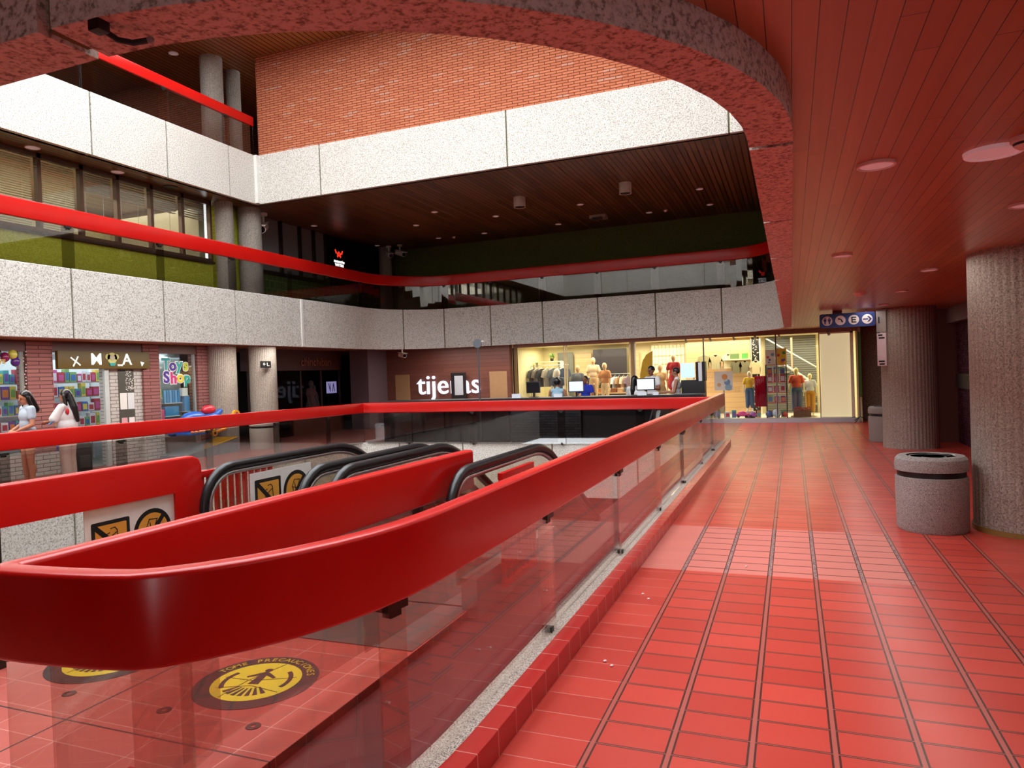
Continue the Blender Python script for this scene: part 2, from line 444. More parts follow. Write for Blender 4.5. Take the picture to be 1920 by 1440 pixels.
# flat 2-D figures standing in the plane of a sign: origin o, axes ax (right) and ay (up), normal n
def plate(bm, poly, o, ax, ay, t):
    n = Vector(ax).cross(Vector(ay)).normalized(); o = Vector(o); ax = Vector(ax); ay = Vector(ay)
    a = [bm.verts.new(o+ax*p[0]+ay*p[1]) for p in poly]; b = [bm.verts.new(o+ax*p[0]+ay*p[1]+n*t) for p in poly]
    bm.faces.new(a[::-1]); bm.faces.new(b); N = len(poly)
    for k in range(N): bm.faces.new((a[k], a[(k+1) % N], b[(k+1) % N], b[k]))
def disc(r, n=40, cx=0., cy=0.): return [(cx+r*math.cos(2*PI*k/n), cy+r*math.sin(2*PI*k/n)) for k in range(n)]
def rrect(w, h, r, cx=0., cy=0.): return [(x+cx, y+cy) for x, y in rprof(-w/2, w/2, -h/2, h/2, r)]
def stroke(pts, w):
    """thin polygonal line as quads list"""
    out = []
    for a, b in zip(pts, pts[1:]):
        a, b = Vector(a), Vector(b); d = (b-a).normalized(); n = Vector((-d.y, d.x))*w/2; a = a-d*w/2; b = b+d*w/2
        out.append([tuple(a+n*-1), tuple(b-n), tuple(b+n), tuple(a+n)])
    return out
def ring(bm, r0, r1, o, ax, ay, t, a0=0., a1=360., n=48):
    k = max(3, int(n*(a1-a0)/360)); full = abs(a1-a0-360) < .1
    for i in range(k):
        p, q = R(a0+(a1-a0)*i/k), R(a0+(a1-a0)*(i+1)/k)
        plate(bm, [(r0*math.cos(p), r0*math.sin(p)), (r1*math.cos(p), r1*math.sin(p)), (r1*math.cos(q), r1*math.sin(q)), (r0*math.cos(q), r0*math.sin(q))], o, ax, ay, t)

# ------------------------------------------------------------------ large structure
def slab(name, outer, holes, z0, z1, mats):
    """flat slab with holes, bottom face at z0 and top face at z1; mats = [bottom, top]"""
    bm = B()
    for z, mi in ((z0, 0), (z1, 1)):
        es = []
        for loop in [outer]+holes:
            vs = [bm.verts.new((p[0], p[1], z)) for p in loop]
            es += [bm.edges.new((vs[k], vs[(k+1) % len(vs)])) for k in range(len(vs))]
        g = bmesh.ops.triangle_fill(bm, edges=es, use_beauty=True)
        fs = [f for f in g['geom'] if isinstance(f, bmesh.types.BMFace)]
        for f in fs: f.material_index = mi
    for loop in [outer]+holes:
        n = len(loop)
        for k in range(n):
            a, b = loop[k], loop[(k+1) % n]
            q = [bm.verts.new((a[0], a[1], z0)), bm.verts.new((b[0], b[1], z0)), bm.verts.new((b[0], b[1], z1)), bm.verts.new((a[0], a[1], z1))]
            bm.faces.new(q)
    bmesh.ops.remove_doubles(bm, verts=bm.verts, dist=1e-5)
    return struct(bm, name, mats, smooth=False)
def wall(name, x0, x1, y0, y1, z0, z1, mat, parent=None):
    bm = B(); box(bm, x0, x1, y0, y1, z0, z1); return struct(bm, name, mat, parent, smooth=False)

# ground storey floor: corridor, landing in front of the escalators, galleries left and back
def floor_piece(name, rects, mat):
    bm = B()
    for x0, x1, y0, y1 in rects: box(bm, x0, x1, y0, y1, -.22, 0)
    return struct(bm, name, mat, smooth=False)
floor_piece('floor_corridor', [(-1.31, 6, -8, 15.1), (-1.31, 6, 15.1, 24)], M['floor'])
floor_piece('floor_landing', [(-4.38, -2.10, -8, 4.35)], M['landing'])
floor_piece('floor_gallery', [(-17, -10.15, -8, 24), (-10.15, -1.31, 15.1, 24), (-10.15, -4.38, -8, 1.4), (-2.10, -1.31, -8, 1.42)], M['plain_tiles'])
wall('floor_lower', -17, 6, -8, 24, -3.9, -3.7, M['plain_tiles'])
for i, (a, b, c, d) in enumerate([(-17, 6, 22.9, 23.1), (-17.1, -16.9, -8, 24), (5.9, 6.1, -8, 24)]):
    wall('wall_lower_'+('back', 'left', 'right')[i], a, b, c, d, -3.7, -.22, M['void'])

# opening in the first upper storey: rounded rectangle
OP1 = rpath([(-10.95, 1.33), (-.13, 1.33), (-.13, 18.72), (-10.95, 18.72)], [1.7, 1.5, 1.6, 1.9], 14, True)
OP2 = [(-11.5, .1), (.4, .1), (.4, 13.35), (-11.5, 13.35)]
OP1b = rpath([(-11.04, 1.24), (-.04, 1.24), (-.04, 18.81), (-11.04, 18.81)], [1.79, 1.59, 1.69, 1.99], 14, True)
OP2b = [(-11.59, .01), (.49, .01), (.49, 13.44), (-11.59, 13.44)]
slab('ceiling_corridor', [(-17, -8), (6, -8), (6, 24), (-17, 24)], [OP1b], 2.57, 3.42, [M['ceiling_wood'], M['plain_tiles']])
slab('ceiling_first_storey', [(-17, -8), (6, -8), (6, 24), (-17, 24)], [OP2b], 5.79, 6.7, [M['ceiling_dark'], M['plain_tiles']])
slab('ceiling_second_storey', [(-17, -8), (6, -8), (6, 24), (-17, 24)], [[(-11.5, -3.8), (.4, -3.8), (.4, 11.6), (-11.5, 11.6)]], 9.2, 9.5, [M['ceiling_light'], M['void']])

def fascia(name, path, closed, z0, z1, th, joints, mat, gap=.034, inner=0.):
    """concrete panels with open joints along an opening; path runs clockwise-free, panels on its outer side"""
    S = plen(path, closed)[-1]; js = sorted(joints); bm = B()
    segs = list(zip(js, js[1:]))
    if closed: segs.append((js[-1], js[0]+S))
    else: segs = list(zip([0]+js, js+[S]))
    for a, b in segs:
        a2, b2 = a+gap/2, b-gap/2
        P = cut(path, a2, min(b2, S), closed) if a2 < S else cut(path, a2-S, b2-S, closed)
        if b2 > S and a2 < S: P = P+cut(path, 0, b2-S, closed)[1:]
        Q = [P[0]]
        for p in P[1:]:
            if (Vector(p)-Vector(Q[-1])).length > 1e-3: Q.append(p)
        sweep(bm, Q, [(-inner, z0), (-inner, z1-.01), (-inner+.01, z1), (th-inner-.01, z1), (th-inner, z1-.01), (th-inner, z0)])
    o = struct(bm, name, mat, smooth=False)
    bm = B(); sweep(bm, path, [(.03-inner, z0+.012), (.03-inner, z1-.02), (th-.03-inner, z1-.02), (th-.03-inner, z0+.012)], closed=closed)
    finish(bm, 'joint_filler', plain('6f6a48', .9), o)
    return o
# first-storey fascia (its lower edge is the rounded lip above the corridor)
J1 = [snear(OP1, p, True) for p in [(-10.95, y) for y in (2.75, 4.55, 6.4, 8.22, 10.05, 11.9, 13.75, 15.2, 16.6)] + [(-10.6, 18.2)] +
      [(x, 18.72) for x in (-9.45, -7.98, -6.4, -4.82, -3.27, -1.6)] + [(-.13, y) for y in (2.95, 4.5, 6.05, 7.6, 9.15, 10.7, 12.25, 13.8, 15.35, 16.9)] + [(-1.62, 1.33), (-4.5, 1.33), (-7, 1.33)]]
fascia('trim_1', OP1, True, 2.45, 3.6, .16, J1, M['aggregate'])

J2 = [snear(OP2, p, True) for p in [(-11.5, y) for y in (2.0, 3.75, 5.55, 7.35, 9.13, 10.79, 12.48)] + [(x, 13.35) for x in (-9.72, -5.2, -.92)] + [(.4, y) for y in (2, 4, 6, 8, 10, 12)] + [(-4, .1), (-8, .1)]]
fascia('trim_2', OP2, True, 5.79, 6.92, .16, J2, M['aggregate'])
# white corner strips where the fascias meet
bm = B(); box(bm, -11.5, -11.42, 13.27, 13.35, 5.80, 6.915, bev=.004); struct(bm, 'trim_3', plain('e6e4de', .5))
bm = B(); box(bm, -10.955, -10.925, 14.05, 14.13, 2.455, 3.595, bev=.004); struct(bm, 'trim_4', plain('e6e4de', .5))
# ground-storey fascia below the red railing
OP0 = rpath([(-10.15, 1.4), (-1.42, 1.4), (-1.42, 15.1), (-10.15, 15.1)], [0, 0, 0, .5], 8, True)
P0 = rpath([(-10.15, 1.45), (-10.15, 15.1), (-1.42, 15.1)], .6, 8)
bm_j = [snear(P0, p) for p in [(-10.15, y) for y in (2.1, 3.9, 5.7, 7.4, 9.2, 11.0, 12.8, 14.4)]+[(x, 15.1) for x in (-8.9, -7.2, -5.0, -3.1)]]
P0r = P0[::-1]; L0_ = plen(P0)[-1]
fascia('trim_5', P0r, False, -1.15, .05, .14, sorted(L0_-s for s in bm_j), M['aggregate'], inner=.14)
bm = B()
for x0, x1, y0, y1 in [(-4.38, -4.30, 1.4, 4.35), (-10.15, -4.3, 1.32, 1.4), (-2.18, -2.10, 1.5, 4.35), (-1.44, -1.40, 1.4, 15.1)]:
    box(bm, x0, x1, y0, y1, -1.15, -.005)
struct(bm, 'trim_6', plain('3a2420', .8), smooth=False)  # coloured dark so the shade of the void is in the walls themselves
bm = B(); box(bm, -2.11, -1.43, 1.42, 15.1, -.2, -.05); struct(bm, 'floor_planter', plain('4a0a10', .5), smooth=False)  # dark sheet added in the slot as a backdrop for the glass reflections

# walls ----------------------------------------------------------------
wall('wall_brick', -11.42, 5.9, 13.36, 13.6, 6.92, 9.2, M['brick'])
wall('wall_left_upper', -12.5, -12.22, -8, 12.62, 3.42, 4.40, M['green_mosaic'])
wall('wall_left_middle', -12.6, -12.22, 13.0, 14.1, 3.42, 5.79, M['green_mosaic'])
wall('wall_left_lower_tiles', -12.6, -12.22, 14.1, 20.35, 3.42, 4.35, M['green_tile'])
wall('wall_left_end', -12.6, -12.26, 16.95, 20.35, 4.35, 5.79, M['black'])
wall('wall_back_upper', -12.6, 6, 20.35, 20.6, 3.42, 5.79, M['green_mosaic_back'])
wall('wall_left_top', -15.2, -15, -8, 18, 6.7, 9.2, plain('241814', .8))
wall('wall_back_top', -15, -11.42, 16.6, 16.8, 6.7, 9.2, brick_mat('dim_brickwork', (.10, .04, .03), (.13, .05, .04), (.03, .01, .01), .3, .075, .01, 'x'))
wall('wall_right_upper', 3.4, 3.6, -8, 22, 3.42, 5.79, plain('a89c8c', .8))
wall('wall_right_top', 3.4, 3.6, -8, 13.3, 6.7, 9.2, plain('8a6a58', .8))
wall('wall_near_upper', -17, 6, -4.1, -3.9, 3.42, 5.79, plain('8f8a80', .8))
wall('wall_near_top', -17, 6, -4.1, -3.9, 6.7, 9.2, plain('7a5a48', .8))
wall('wall_left_outer', -17.2, -17, -8, 24, 0, 2.57, M['void'])
wall('wall_near_outer', -17, 1.8, -8.2, -8, -.2, 2.57, plain('8a7a70', .8))  # unseen end wall, its gap shaped to let fill daylight into the corridor
wall('wall_far_outer', -17, 6, 24, 24.2, 0, 2.57, M['void'])
# right side of the corridor
wall('wall_right', 3.25, 3.4, -8, 11.2, 0, 2.57, plain('6a4038', .7))
wall('wall_right_purple', 2.95, 3.4, 11.2, 15.75, 0, 2.30, M['purple_mosaic'])
wall('wall_right_beam', 2.80, 3.4, 11.2, 15.75, 2.28, 2.57, plain('7d6274', .6))
wall('wall_right_return', 2.38, 3.4, 15.75, 16.0, 0, 2.57, plain('7a4a40', .6))
wall('wall_right_far', 3.0, 3.4, 16.0, 24, 0, 2.57, plain('3a3330', .8))
bm = B(); box(bm, 2.90, 2.955, 11.9, 15.6, 1.05, 1.32); box(bm, 2.90, 2.955, 13.6, 13.72, 0, 2.28)
struct(bm, 'trim_7', plain('2a1a20', .5), smooth=False)
M['stained'] = mat_aggregate('stained_concrete', hx('6a6458'), hx('a09a8a'), hx('b8b2a0'), 30)
wall('wall_dark_concrete', 1.74, 3.4, 21.9, 22.1, 0, 2.57, M['stained'])
# wood-clad wall beside the clothes shop
wall('wall_wood', -12.9, -8.25, 20.75, 21.0, 0, 2.57, M['wall_wood'])
bm = B()
box(bm, -12.4, -11.85, 20.74, 20.76, .2, 1.72); box(bm, -8.95, -8.35, 20.74, 20.76, .2, 1.72)
struct(bm, 'trim_8', plain('a8835c', .5), smooth=False)
for i, (a, b) in enumerate([((-13.6, 19.6), (-12.75, 20.9))]):
    bm = B(); box(bm, -13.4, -12.72, 19.6, 20.9, 0, 2.57); struct(bm, 'wall_lilac_pier', plain('6d5a60', .7), smooth=False)

# columns --------------------------------------------------------------
def column(x, y, r, z0, z1, label, group=None, mat=None, band=False):
    bm = B(); lathe(bm, [(r, z0), (r, z1)], (0, 0, 0), 72)
    o = finish(bm, 'round_column', mat or M['column']); o.location = (x, y, 0)
    tag(o, label, 'column', group)
    if band:
        bm = B(); lathe(bm, [(r+.004, .0), (r+.012, .0), (r+.012, .05), (r+.004, .05)], (0, 0, 0), 72)
        local(bm, 'base_ring', plain('8a6a35', .5), o, 'brass-coloured ring around the foot')
    return o
column(2.02, 7.77, .46, 0, 2.57, 'thick round concrete column beside the nearest litter bin', band=True)
column(2.02, 14.86, .46, 0, 2.57, 'round concrete column in the middle distance with a paper notice on its left side')
column(-13.15, 13.75, .34, 0, 2.57, 'round concrete column right of the toy shop, behind the coin ride')
column(-12.75, 14.75, .34, 0, 2.57, 'round concrete column behind the distant litter bin, with a small black sign')
column(-12.05, 12.85, .2, 3.42, 5.79, 'pale column at the right end of the office windows, first upper storey')
column(-12.0, 13.62, .27, 3.42, 5.79, 'pale column under the white security camera, first upper storey')
column(-11.98, 19.7, .2, 3.42, 5.79, 'dim thin column in the far corner of the first upper storey')
column(-12.35, 12.95, .25, 6.7, 9.2, 'light round column behind the topmost red railing, nearer of two')
column(-12.45, 13.75, .17, 6.7, 9.2, 'slimmer grey column just behind the round one on the top storey')

# ------------------------------------------------------------------ railings
def railing(name, label, path, cat, z_rail0, z_rail1, th, glass_z0, joints, gmat, group=None, side=0., over=.16, zslope=None, gth=.010, endr=0., closed=False, clamps=None, alt=.012, panel_ends=None):
    """red handrail board on overlapping glass panels with dark clamps at the joints"""
    e = empty(name, (path[len(path)//2][0], path[len(path)//2][1], glass_z0), label, cat, group)
    bm = B(); zz = zslope or (0., 0.)
    S = plen(path); T = S[-1]
    pts = [(p[0], p[1], zz[0]+(zz[1]-zz[0])*S[i]/T) for i, p in enumerate(path)]
    sweep(bm, pts, rprof(-th/2, th/2, z_rail0, z_rail1, min(.018, th*.3)), closed=False)
    hr = part(bm, 'handrail', M['red'], e, ang=40)
    js = sorted(joints); js = [0.]+[j for j in js if .05 < j < T-.05]+[T]
    for i, (a, b) in enumerate(zip(js, js[1:])):
        P = cut(path, max(0, a-(over/2 if i else 0)), min(T, b+(over/2 if i < len(js)-2 else 0)))
        if len(P) < 2 or plen(P)[-1] < .03: continue
        if clamps and b > clamps-.05: P = [P[0], P[-1]]
        bm = B(); off = side+(alt if i % 2 else -alt)
        sweep(bm, P, [(off-gth/2, glass_z0), (off+gth/2, glass_z0), (off+gth/2, z_rail0+.005), (off-gth/2, z_rail0+.005)])
        part(bm, 'glass_panel', gmat, e, smooth=False)
    for j in js[1:-1]:
        if clamps and j > clamps: continue
        P = cut(path, max(0, j-.03), min(T, j+.03)); c = Vector(P[0]).lerp(Vector(P[-1]), .5); d = (Vector(P[-1])-Vector(P[0])).normalized()
        mm = Matrix.Translation((c.x, c.y, 0)) @ Matrix.Rotation(math.atan2(d.y, d.x), 4, 'Z')
        bm = B(); box(bm, -.055, .055, side*-1-.032, side*-1+.032, z_rail0-.028, z_rail0+.004, mm); box(bm, -.03, .03, -side-.02, -side+.02, z_rail0-.055, z_rail0-.028, mm)
        finish(bm, 'clamp', M['steel_dark'], hr, smooth=False)
        bm = B(); box(bm, -.02, .02, -side-.022, -side+.022, glass_z0-.02, glass_z0+.03, mm)
        part(bm, 'foot_bracket', M['steel_dark'], e, smooth=False)
    return e
# corridor guard: straight run, tight rounded near end, back run to the escalators
PA = [(-1.36, 15.45), (-1.36, 2.62), (-1.365, 2.45), (-1.38, 2.29), (-1.41, 2.13), (-1.455, 1.98), (-1.515, 1.84), (-1.59, 1.715), (-1.665, 1.62), (-1.74, 1.545), (-1.80, 1.505),
      (-1.90, 1.482), (-2.02, 1.465), (-2.16, 1.452)] + rpath([(-2.2, 1.45), (-2.31, 1.445), (-2.30, 1.6)], .05, 5)[1:-1] + [(-2.30, 1.6), (-2.285, 2.3), (-2.205, 4.66)]
JA = [snear(PA, p) for p in [(-1.36, y) for y in (13.3, 11.42, 9.51, 7.6, 5.76, 3.9)]+[(-1.37, 2.235), (-1.74, 1.53), (-2.2, 1.46), (-2.28, 2.2), (-2.24, 3.4)]]
railing('guard_railing', 'glossy red loop railing in the foreground with glass panels, running down the corridor edge', PA, 'railing', .785, 1.065, .085, .09, JA, M['glass'], side=.0, over=.17, clamps=snear(PA, (-1.38, 2.1)))
# kerb under it, red tiles with a rough stone strip behind
PK = cut(PA, snear(PA, (-1.36, 15.0)), snear(PA, (-2.29, 2.0)))
kt = NT('red_kerb_tiles'); y_ = kt.sep()[1]
jj = kt.mt('LESS_THAN', kt.mt('ABSOLUTE', kt.mt('SUBTRACT', kt.mt('FRACT', kt.mt('ADD', kt.mt('DIVIDE', y_, .205), .3)), .5)), .012)
kt.set(kt.mix(jj, (.50, .02, .018), (.72, .32, .28)), .22)
bm = B(); S_ = plen(PK)[-1]
sweep(bm, PK, [(x, z) for x, z in rprof(-.175, -.075, -.004, .115, .006)])
struct(bm, 'trim_9', kt.m, smooth=True)
bm = B(); sweep(bm, PK, [(-.07, -.1), (-.07, .09), (.055, .095), (.055, -.1)])
for v in bm.verts:
    if v.co.z > .05: v.co.z += random.uniform(-.006, .006)
struct(bm, 'trim_10', M['stone_strip'], smooth=True)

# red barrier left of the escalators
eb = empty('escalator_barrier', (-4.32, 2.6, 0), 'red barrier board with a rounded corner post left of the escalators', 'barrier')
bm = B(); sp = [(-1.0, 1.065), (4.13, 1.065), (4.19, 1.04), (4.215, .985), (4.215, 0.02), (3.96, .02), (3.96, .825), (-1.0, .825)]
a = [bm.verts.new((-4.36, p[0], p[1])) for p in sp]; b = [bm.verts.new((-4.27, p[0], p[1])) for p in sp]
fa = bm.faces.new(a); fb = bm.faces.new(b[::-1])
for k in range(8): bm.faces.new((a[k], b[k], b[(k+1) % 8], a[(k+1) % 8]))
bmesh.ops.bevel(bm, geom=[e for e in bm.edges if e in list(fa.edges)+list(fb.edges)], offset=.014, segments=3, affect='EDGES', profile=.5)
part(bm, 'handrail', M['red'], eb, ang=40)
for y0, y1 in ((-1, .9), (.95, 2.68), (2.72, 3.95)):
    bm = B(); box(bm, -4.325, -4.315, y0, y1, .05, .83); part(bm, 'glass_panel', M['glass_clear'], eb, smooth=False)
bm = B(); box(bm, -4.34, -4.30, 2.68, 2.72, .0, .83); part(bm, 'post', M['steel_dark'], eb, smooth=False)

# pictogram plates
def warning_plate(loc, ax, w, h, label):
    ax = Vector(ax); ay = Vector((0, 0, 1)); n = ax.cross(ay); o = Vector(loc)
    e = empty('warning_sign', loc, label, 'sign')
    bm = B(); plate(bm, rrect(w, h, .004), o, ax, ay, .006); part(bm, 'board', plain('e4e2de', .45), e, smooth=False)
    blk = plain('111010', .5); org = plain('d99a3a', .5)
    s = w*.36; y0 = -h*.02; c1 = o+ax*(-w*.235)+ay*y0; c2 = o+ax*(w*.23)+ay*y0
    bm = B(); plate(bm, rrect(s*1.12, s*1.12, .012), c1+n*.0061, ax, ay, .002)
    part(bm, 'square_border', blk, e, smooth=False)
    bm = B(); plate(bm, rrect(s*.92, s*.92, .006), c1+n*.0082, ax, ay, .001)
    part(bm, 'square_field', org, e, smooth=False)
    bm = B(); plate(bm, disc(s*.62), c2+n*.0061, ax, ay, .002); part(bm, 'round_border', blk, e, smooth=False)
    bm = B(); plate(bm, disc(s*.50), c2+n*.0082, ax, ay, .001); part(bm, 'round_field', org, e, smooth=False)
    bm = B()
    for q in stroke([(-s*.42, s*.40), (s*.42, -s*.40)], s*.13): plate(bm, q, c1+n*.0093, ax, ay, .001)
    for q in stroke([(s*.33, s*.36), (-s*.33, -s*.36)], s*.13): plate(bm, q, c2+n*.0093, ax, ay, .001)
    # shopping trolley outline and pushchair outline
    for pts in ([(-.02, .34), (.10, .36), (.17, .28), (.2, -.12)], [(.14, .22), (-.14, .06), (-.22, .18), (-.06, .24)], [(.2, -.12), (-.14, -.16), (-.14, .06)]):
        for q in stroke([(p[0]*s, p[1]*s) for p in pts], s*.025): plate(bm, q, c1+n*.0104, ax, ay, .001)
    for pts in ([(-.22, .12), (-.12, .34), (.14, .32), (.02, .06), (-.22, .12)], [(-.1, .24), (-.02, -.18), (.18, -.1)], [(-.2, .12), (-.12, -.3), (.14, -.3)]):
        for q in stroke([(p[0]*s, p[1]*s) for p in pts], s*.025): plate(bm, q, c2+n*.0104, ax, ay, .001)
    ring(bm, s*.05, s*.075, c1+n*.0104+ax*(-.1*s)+ay*(-.24*s), ax, ay, .001, n=16); ring(bm, s*.05, s*.075, c1+n*.0104+ax*(.16*s)+ay*(-.22*s), ax, ay, .001, n=16)
    part(bm, 'pictogram', blk, e, smooth=False)
    return e
warning_plate((-4.305, 3.6, .58), (0, 1, 0), .72, .46, 'white warning sign with two orange pictograms hanging under the red barrier')
warning_plate((-4.105, 4.93, .66), (0, 1, 0), .78, .42, 'white warning sign with two orange pictograms on the left escalator side')

# slatted red gates beside the newels
def slat_gate(x, y0, y1, z1, label):
    e = empty('slatted_gate', (x, (y0+y1)/2, 0), label, 'gate')
    bm = B(); box(bm, x-.02, x+.02, y0, y1, z1-.05, z1, bev=.004); part(bm, 'top_rail', M['red'], e)
    bm = B(); box(bm, x-.02, x+.02, y0, y1, .05, .1, bev=.004); part(bm, 'bottom_rail', M['red'], e)
    n = round((y1-y0)/.085)
    for k in range(n+1):
        y = y0+.015+(y1-y0-.03)*k/n
        bm = B(); box(bm, x-.014, x+.014, y-.016, y+.016, .1, z1-.05); part(bm, 'slat', M['red'], e, smooth=False)
slat_gate(-4.32, 4.235, 5.05, .93, 'red slatted gate between the barrier post and the left escalator handrail')
slat_gate(-1.99, 4.74, 5.42, .885, 'short red slatted gate behind the end of the foreground railing')

# ------------------------------------------------------------------ escalators
def esc_curve(y0, H, yc, zend, off=0.):
    """side profile of a handrail: newel, level run, crest, 30 degree slope"""
    r = .30-off; P = []
    cz = H-.30; cy = y0+.30
    P.append((cy+.22, cz-r+.01)); 
    for k in range(13):
        a = R(270-15*k) if k <= 12 else 0
        P.append((cy+r*math.cos(a), cz+r*math.sin(a)))
    rc = 1.1-off*0; c = (yc, H-off-rc+0.0)
    for k in range(7): a = R(90-30*k/6); P.append((c[0]+rc*math.cos(a), c[1]+rc*math.sin(a)))
    last = P[-1]; d = (last[1]-(zend+H-off))/math.tan(R(30)); P.append((last[0]+d, zend+H-off))
    P.append((last[0]+d+1.2, zend+H-off))
    return P
def escalator(xa, xb, label, lx):
    H, y0, yc, ze = .96, 4.10, 5.72, -3.7
    e = empty('escalator', ((xa+xb)/2, 5, 0), label, 'escalator')
    for x in (xa, xb):
        C = esc_curve(y0, H, yc, ze)
        bm = B(); prof = [(.0, 0)]
        pts = [(x, p[0], p[1]) for p in C]
        tube(bm, pts, .036, 12); hr = part(bm, 'handrail', M['rubber'], e, ang=60)
        C2 = esc_curve(y0, H, yc, ze, .052)
        bm = B(); tube(bm, [(x, p[0], p[1]) for p in C2], .018, 8); finish(bm, 'handrail_track', M['steel'], hr, ang=60)
        # glass balustrade between track and deck
        bm = B(); C3 = esc_curve(y0, H, yc, ze, .07); up = C3[3:]
        def deck(y): return .22 if y < yc+.35 else .22-(y-yc-.35)*math.tan(R(30))
        low = [(p[0], max(ze+.22, deck(p[0]))) for p in up]
        for s in (-.006, .006):
            vs = [bm.verts.new((x+s, p[0], p[1])) for p in up]; vl = [bm.verts.new((x+s, p[0], min(p[1]-.001, q[1]))) for p, q in zip(up, low)]
            for k in range(len(up)-1): bm.faces.new((vs[k], vs[k+1], vl[k+1], vl[k]))
        part(bm, 'balustrade_glass', M['glass_escalator'], e, smooth=False)
        bm = B(); yy = [y0+.25, yc+.35, yc+.35+3.7/math.tan(R(30)), yc+1.6+3.7/math.tan(R(30))]; zz = [.22, .22, ze+.22, ze+.22]
        s0 = -.07 if x == xa else -.05
        for k in range(3):
            q = [(yy[k], zz[k]), (yy[k+1], zz[k+1]), (yy[k+1], zz[k+1]-.42), (yy[k], zz[k]-.42)]
            A = [bm.verts.new((x-.06, p[0], p[1])) for p in q]; Bq = [bm.verts.new((x+.06, p[0], p[1])) for p in q]
            bm.faces.new(A); bm.faces.new(Bq[::-1])
            for j in range(4): bm.faces.new((A[j], Bq[j], Bq[(j+1) % 4], A[(j+1) % 4]))
        part(bm, 'skirt', M['steel'], e, smooth=False)
    bm = B(); box(bm, xa+.06, xb-.06, 4.42, 5.35, -.004, .006); part(bm, 'comb_plate', M['comb'], e, smooth=False)
    bm = B(); y = 5.35; z = -.02; k = 0
    while z > ze+.02:
        box(bm, xa+.07, xb-.07, y, y+.36, z-.2, z)
        y += .346 if k > 1 else .36; z -= (.2 if k > 3 else (.0, .03, .09, .15)[min(k, 3)]); k += 1
    part(bm, 'steps', plain('2c2c2e', .5, .3), e, smooth=False)
    return e
escalator(-4.15, -3.27, 'left escalator going down, carrying the white warning sign on its side', 0)
escalator(-3.02, -2.085, 'right escalator going down, behind the end of the red foreground railing', 0)
bm = B(); box(bm, -4.29, -2.11, 3.60, 3.625, .0, .006); box(bm, -4.29, -2.11, 3.62, 4.4, -.01, .0035)
o = finish(bm, 'threshold_plate', M['comb'], smooth=False); tag(o, 'grey metal threshold plate on the floor before the escalators', 'floor plate')

# other railings
PB = rpath([(-10.07, 1.5), (-9.86, 14.92), (-1.45, 14.92)], .04, 3)
JB = [snear(PB, p) for p in [(-9.9, y) for y in (2.8, 4.6, 6.4, 8.2, 10.0, 11.8, 13.5)]+[(x, 14.92) for x in (-8.6, -6.9, -4.75, -3.0)]]
railing('gallery_railing', 'bright red ground storey railing across the opening, in front of toy shop and kiosk', PB, 'railing', .775, 1.02, .07, .03, JB, M['glass_dark'], over=.18, zslope=(.045, -.015))
P1 = rpath([(-11.0, 1.6), (-11.0, 18.78), (-.22, 18.78), (-.22, 15.5)], [0, 1.9, 1.3, 0], 14)
JL1 = [snear(P1, p) for p in [(-11.0, y) for y in (2.75, 4.55, 6.4, 8.22, 10.05, 11.9, 13.75, 15.2, 16.7)]+[(-10.65, 18.2)]+[(x, 18.78) for x in (-9.45, -7.98, -6.4, -4.82, -3.27, -1.6)]]
railing('balcony_railing', 'red railing along the curved first storey balcony, middle one of the stacked railings', P1, 'railing', 4.29, 4.585, .07, 3.5, JL1, M['glass_dark'], over=.2)
P2 = [(-11.55, .6), (-11.55, 13.33)]
railing('balcony_railing', 'red railing on the topmost storey, ending against the orange brick wall', P2, 'railing', 7.60, 7.82, .07, 6.8, [snear(P2, (-11.55, y)) for y in (2.0, 3.75, 5.55, 7.35, 9.13, 10.79, 12.48)], M['glass_dark'], over=.24)
railing('balcony_railing', 'red railing on the unseen side of the top storey', [(.46, .6), (.46, 13.3)], 'railing', 7.60, 7.82, .07, 6.8, [2, 4, 6, 8, 10], M['glass_dark'])

# ------------------------------------------------------------------ offices, first storey left
bm = B()
box(bm, -12.9, -12.75, -8, 12.6, 3.42, 3.6)
struct(bm, 'wall_office_floor', plain('6b6350', .8), smooth=False)
wall('wall_office_back', -15.6, -15.4, -8, 13, 3.42, 5.79, plain('b0a684', .8))
wall('wall_office_side', -15.4, -12.6, 12.62, 12.8, 3.42, 5.79, plain('9b9580', .8))
my = [12.60, 11.80, 11.0, 10.21, 9.44, 8.64, 7.87, 7.1, 6.3, 5.5, 4.7]
for k, (b, a) in enumerate(zip(my, my[1:])):
    bm = B()
    box(bm, -12.30, -12.20, a-.035, a+.035, 4.40, 5.79); box(bm, -12.28, -12.19, a, b, 4.40, 4.47); box(bm, -12.28, -12.20, a, b, 5.70, 5.79)
    if k == 0: box(bm, -12.30, -12.20, b-.03, b+.03, 4.40, 5.79)
    w = struct(bm, f'window_{k+1}', M['bronze'], smooth=False)
    bm = B(); box(bm, -12.26, -12.25, a+.03, b-.03, 4.46, 5.71); finish(bm, 'pane', M['glass_clear'], w, smooth=False)
    bm = B(); z0 = 4.5 if k > 3 else 5.35
    zz = z0
    while zz < 5.7:
        box(bm, -12.40, -12.345, a+.05, b-.05, zz, zz+.016, Matrix.Identity(4)); zz += .042 if k > 2 else .05
    if k in (1, 2, 3): pass
    for yy in (a+.2, b-.2): box(bm, -12.375, -12.37, yy, yy+.006, 4.5, 5.7)
    bl = finish(bm, 'blind', plain('cfc9a8' if k > 3 else 'a9aba0', .7), w, smooth=False)
bm = B(); box(bm, -12.30, -12.18, 4.6, 12.66, 4.36, 4.41); struct(bm, 'trim_11', plain('2b1d17', .5), smooth=False)
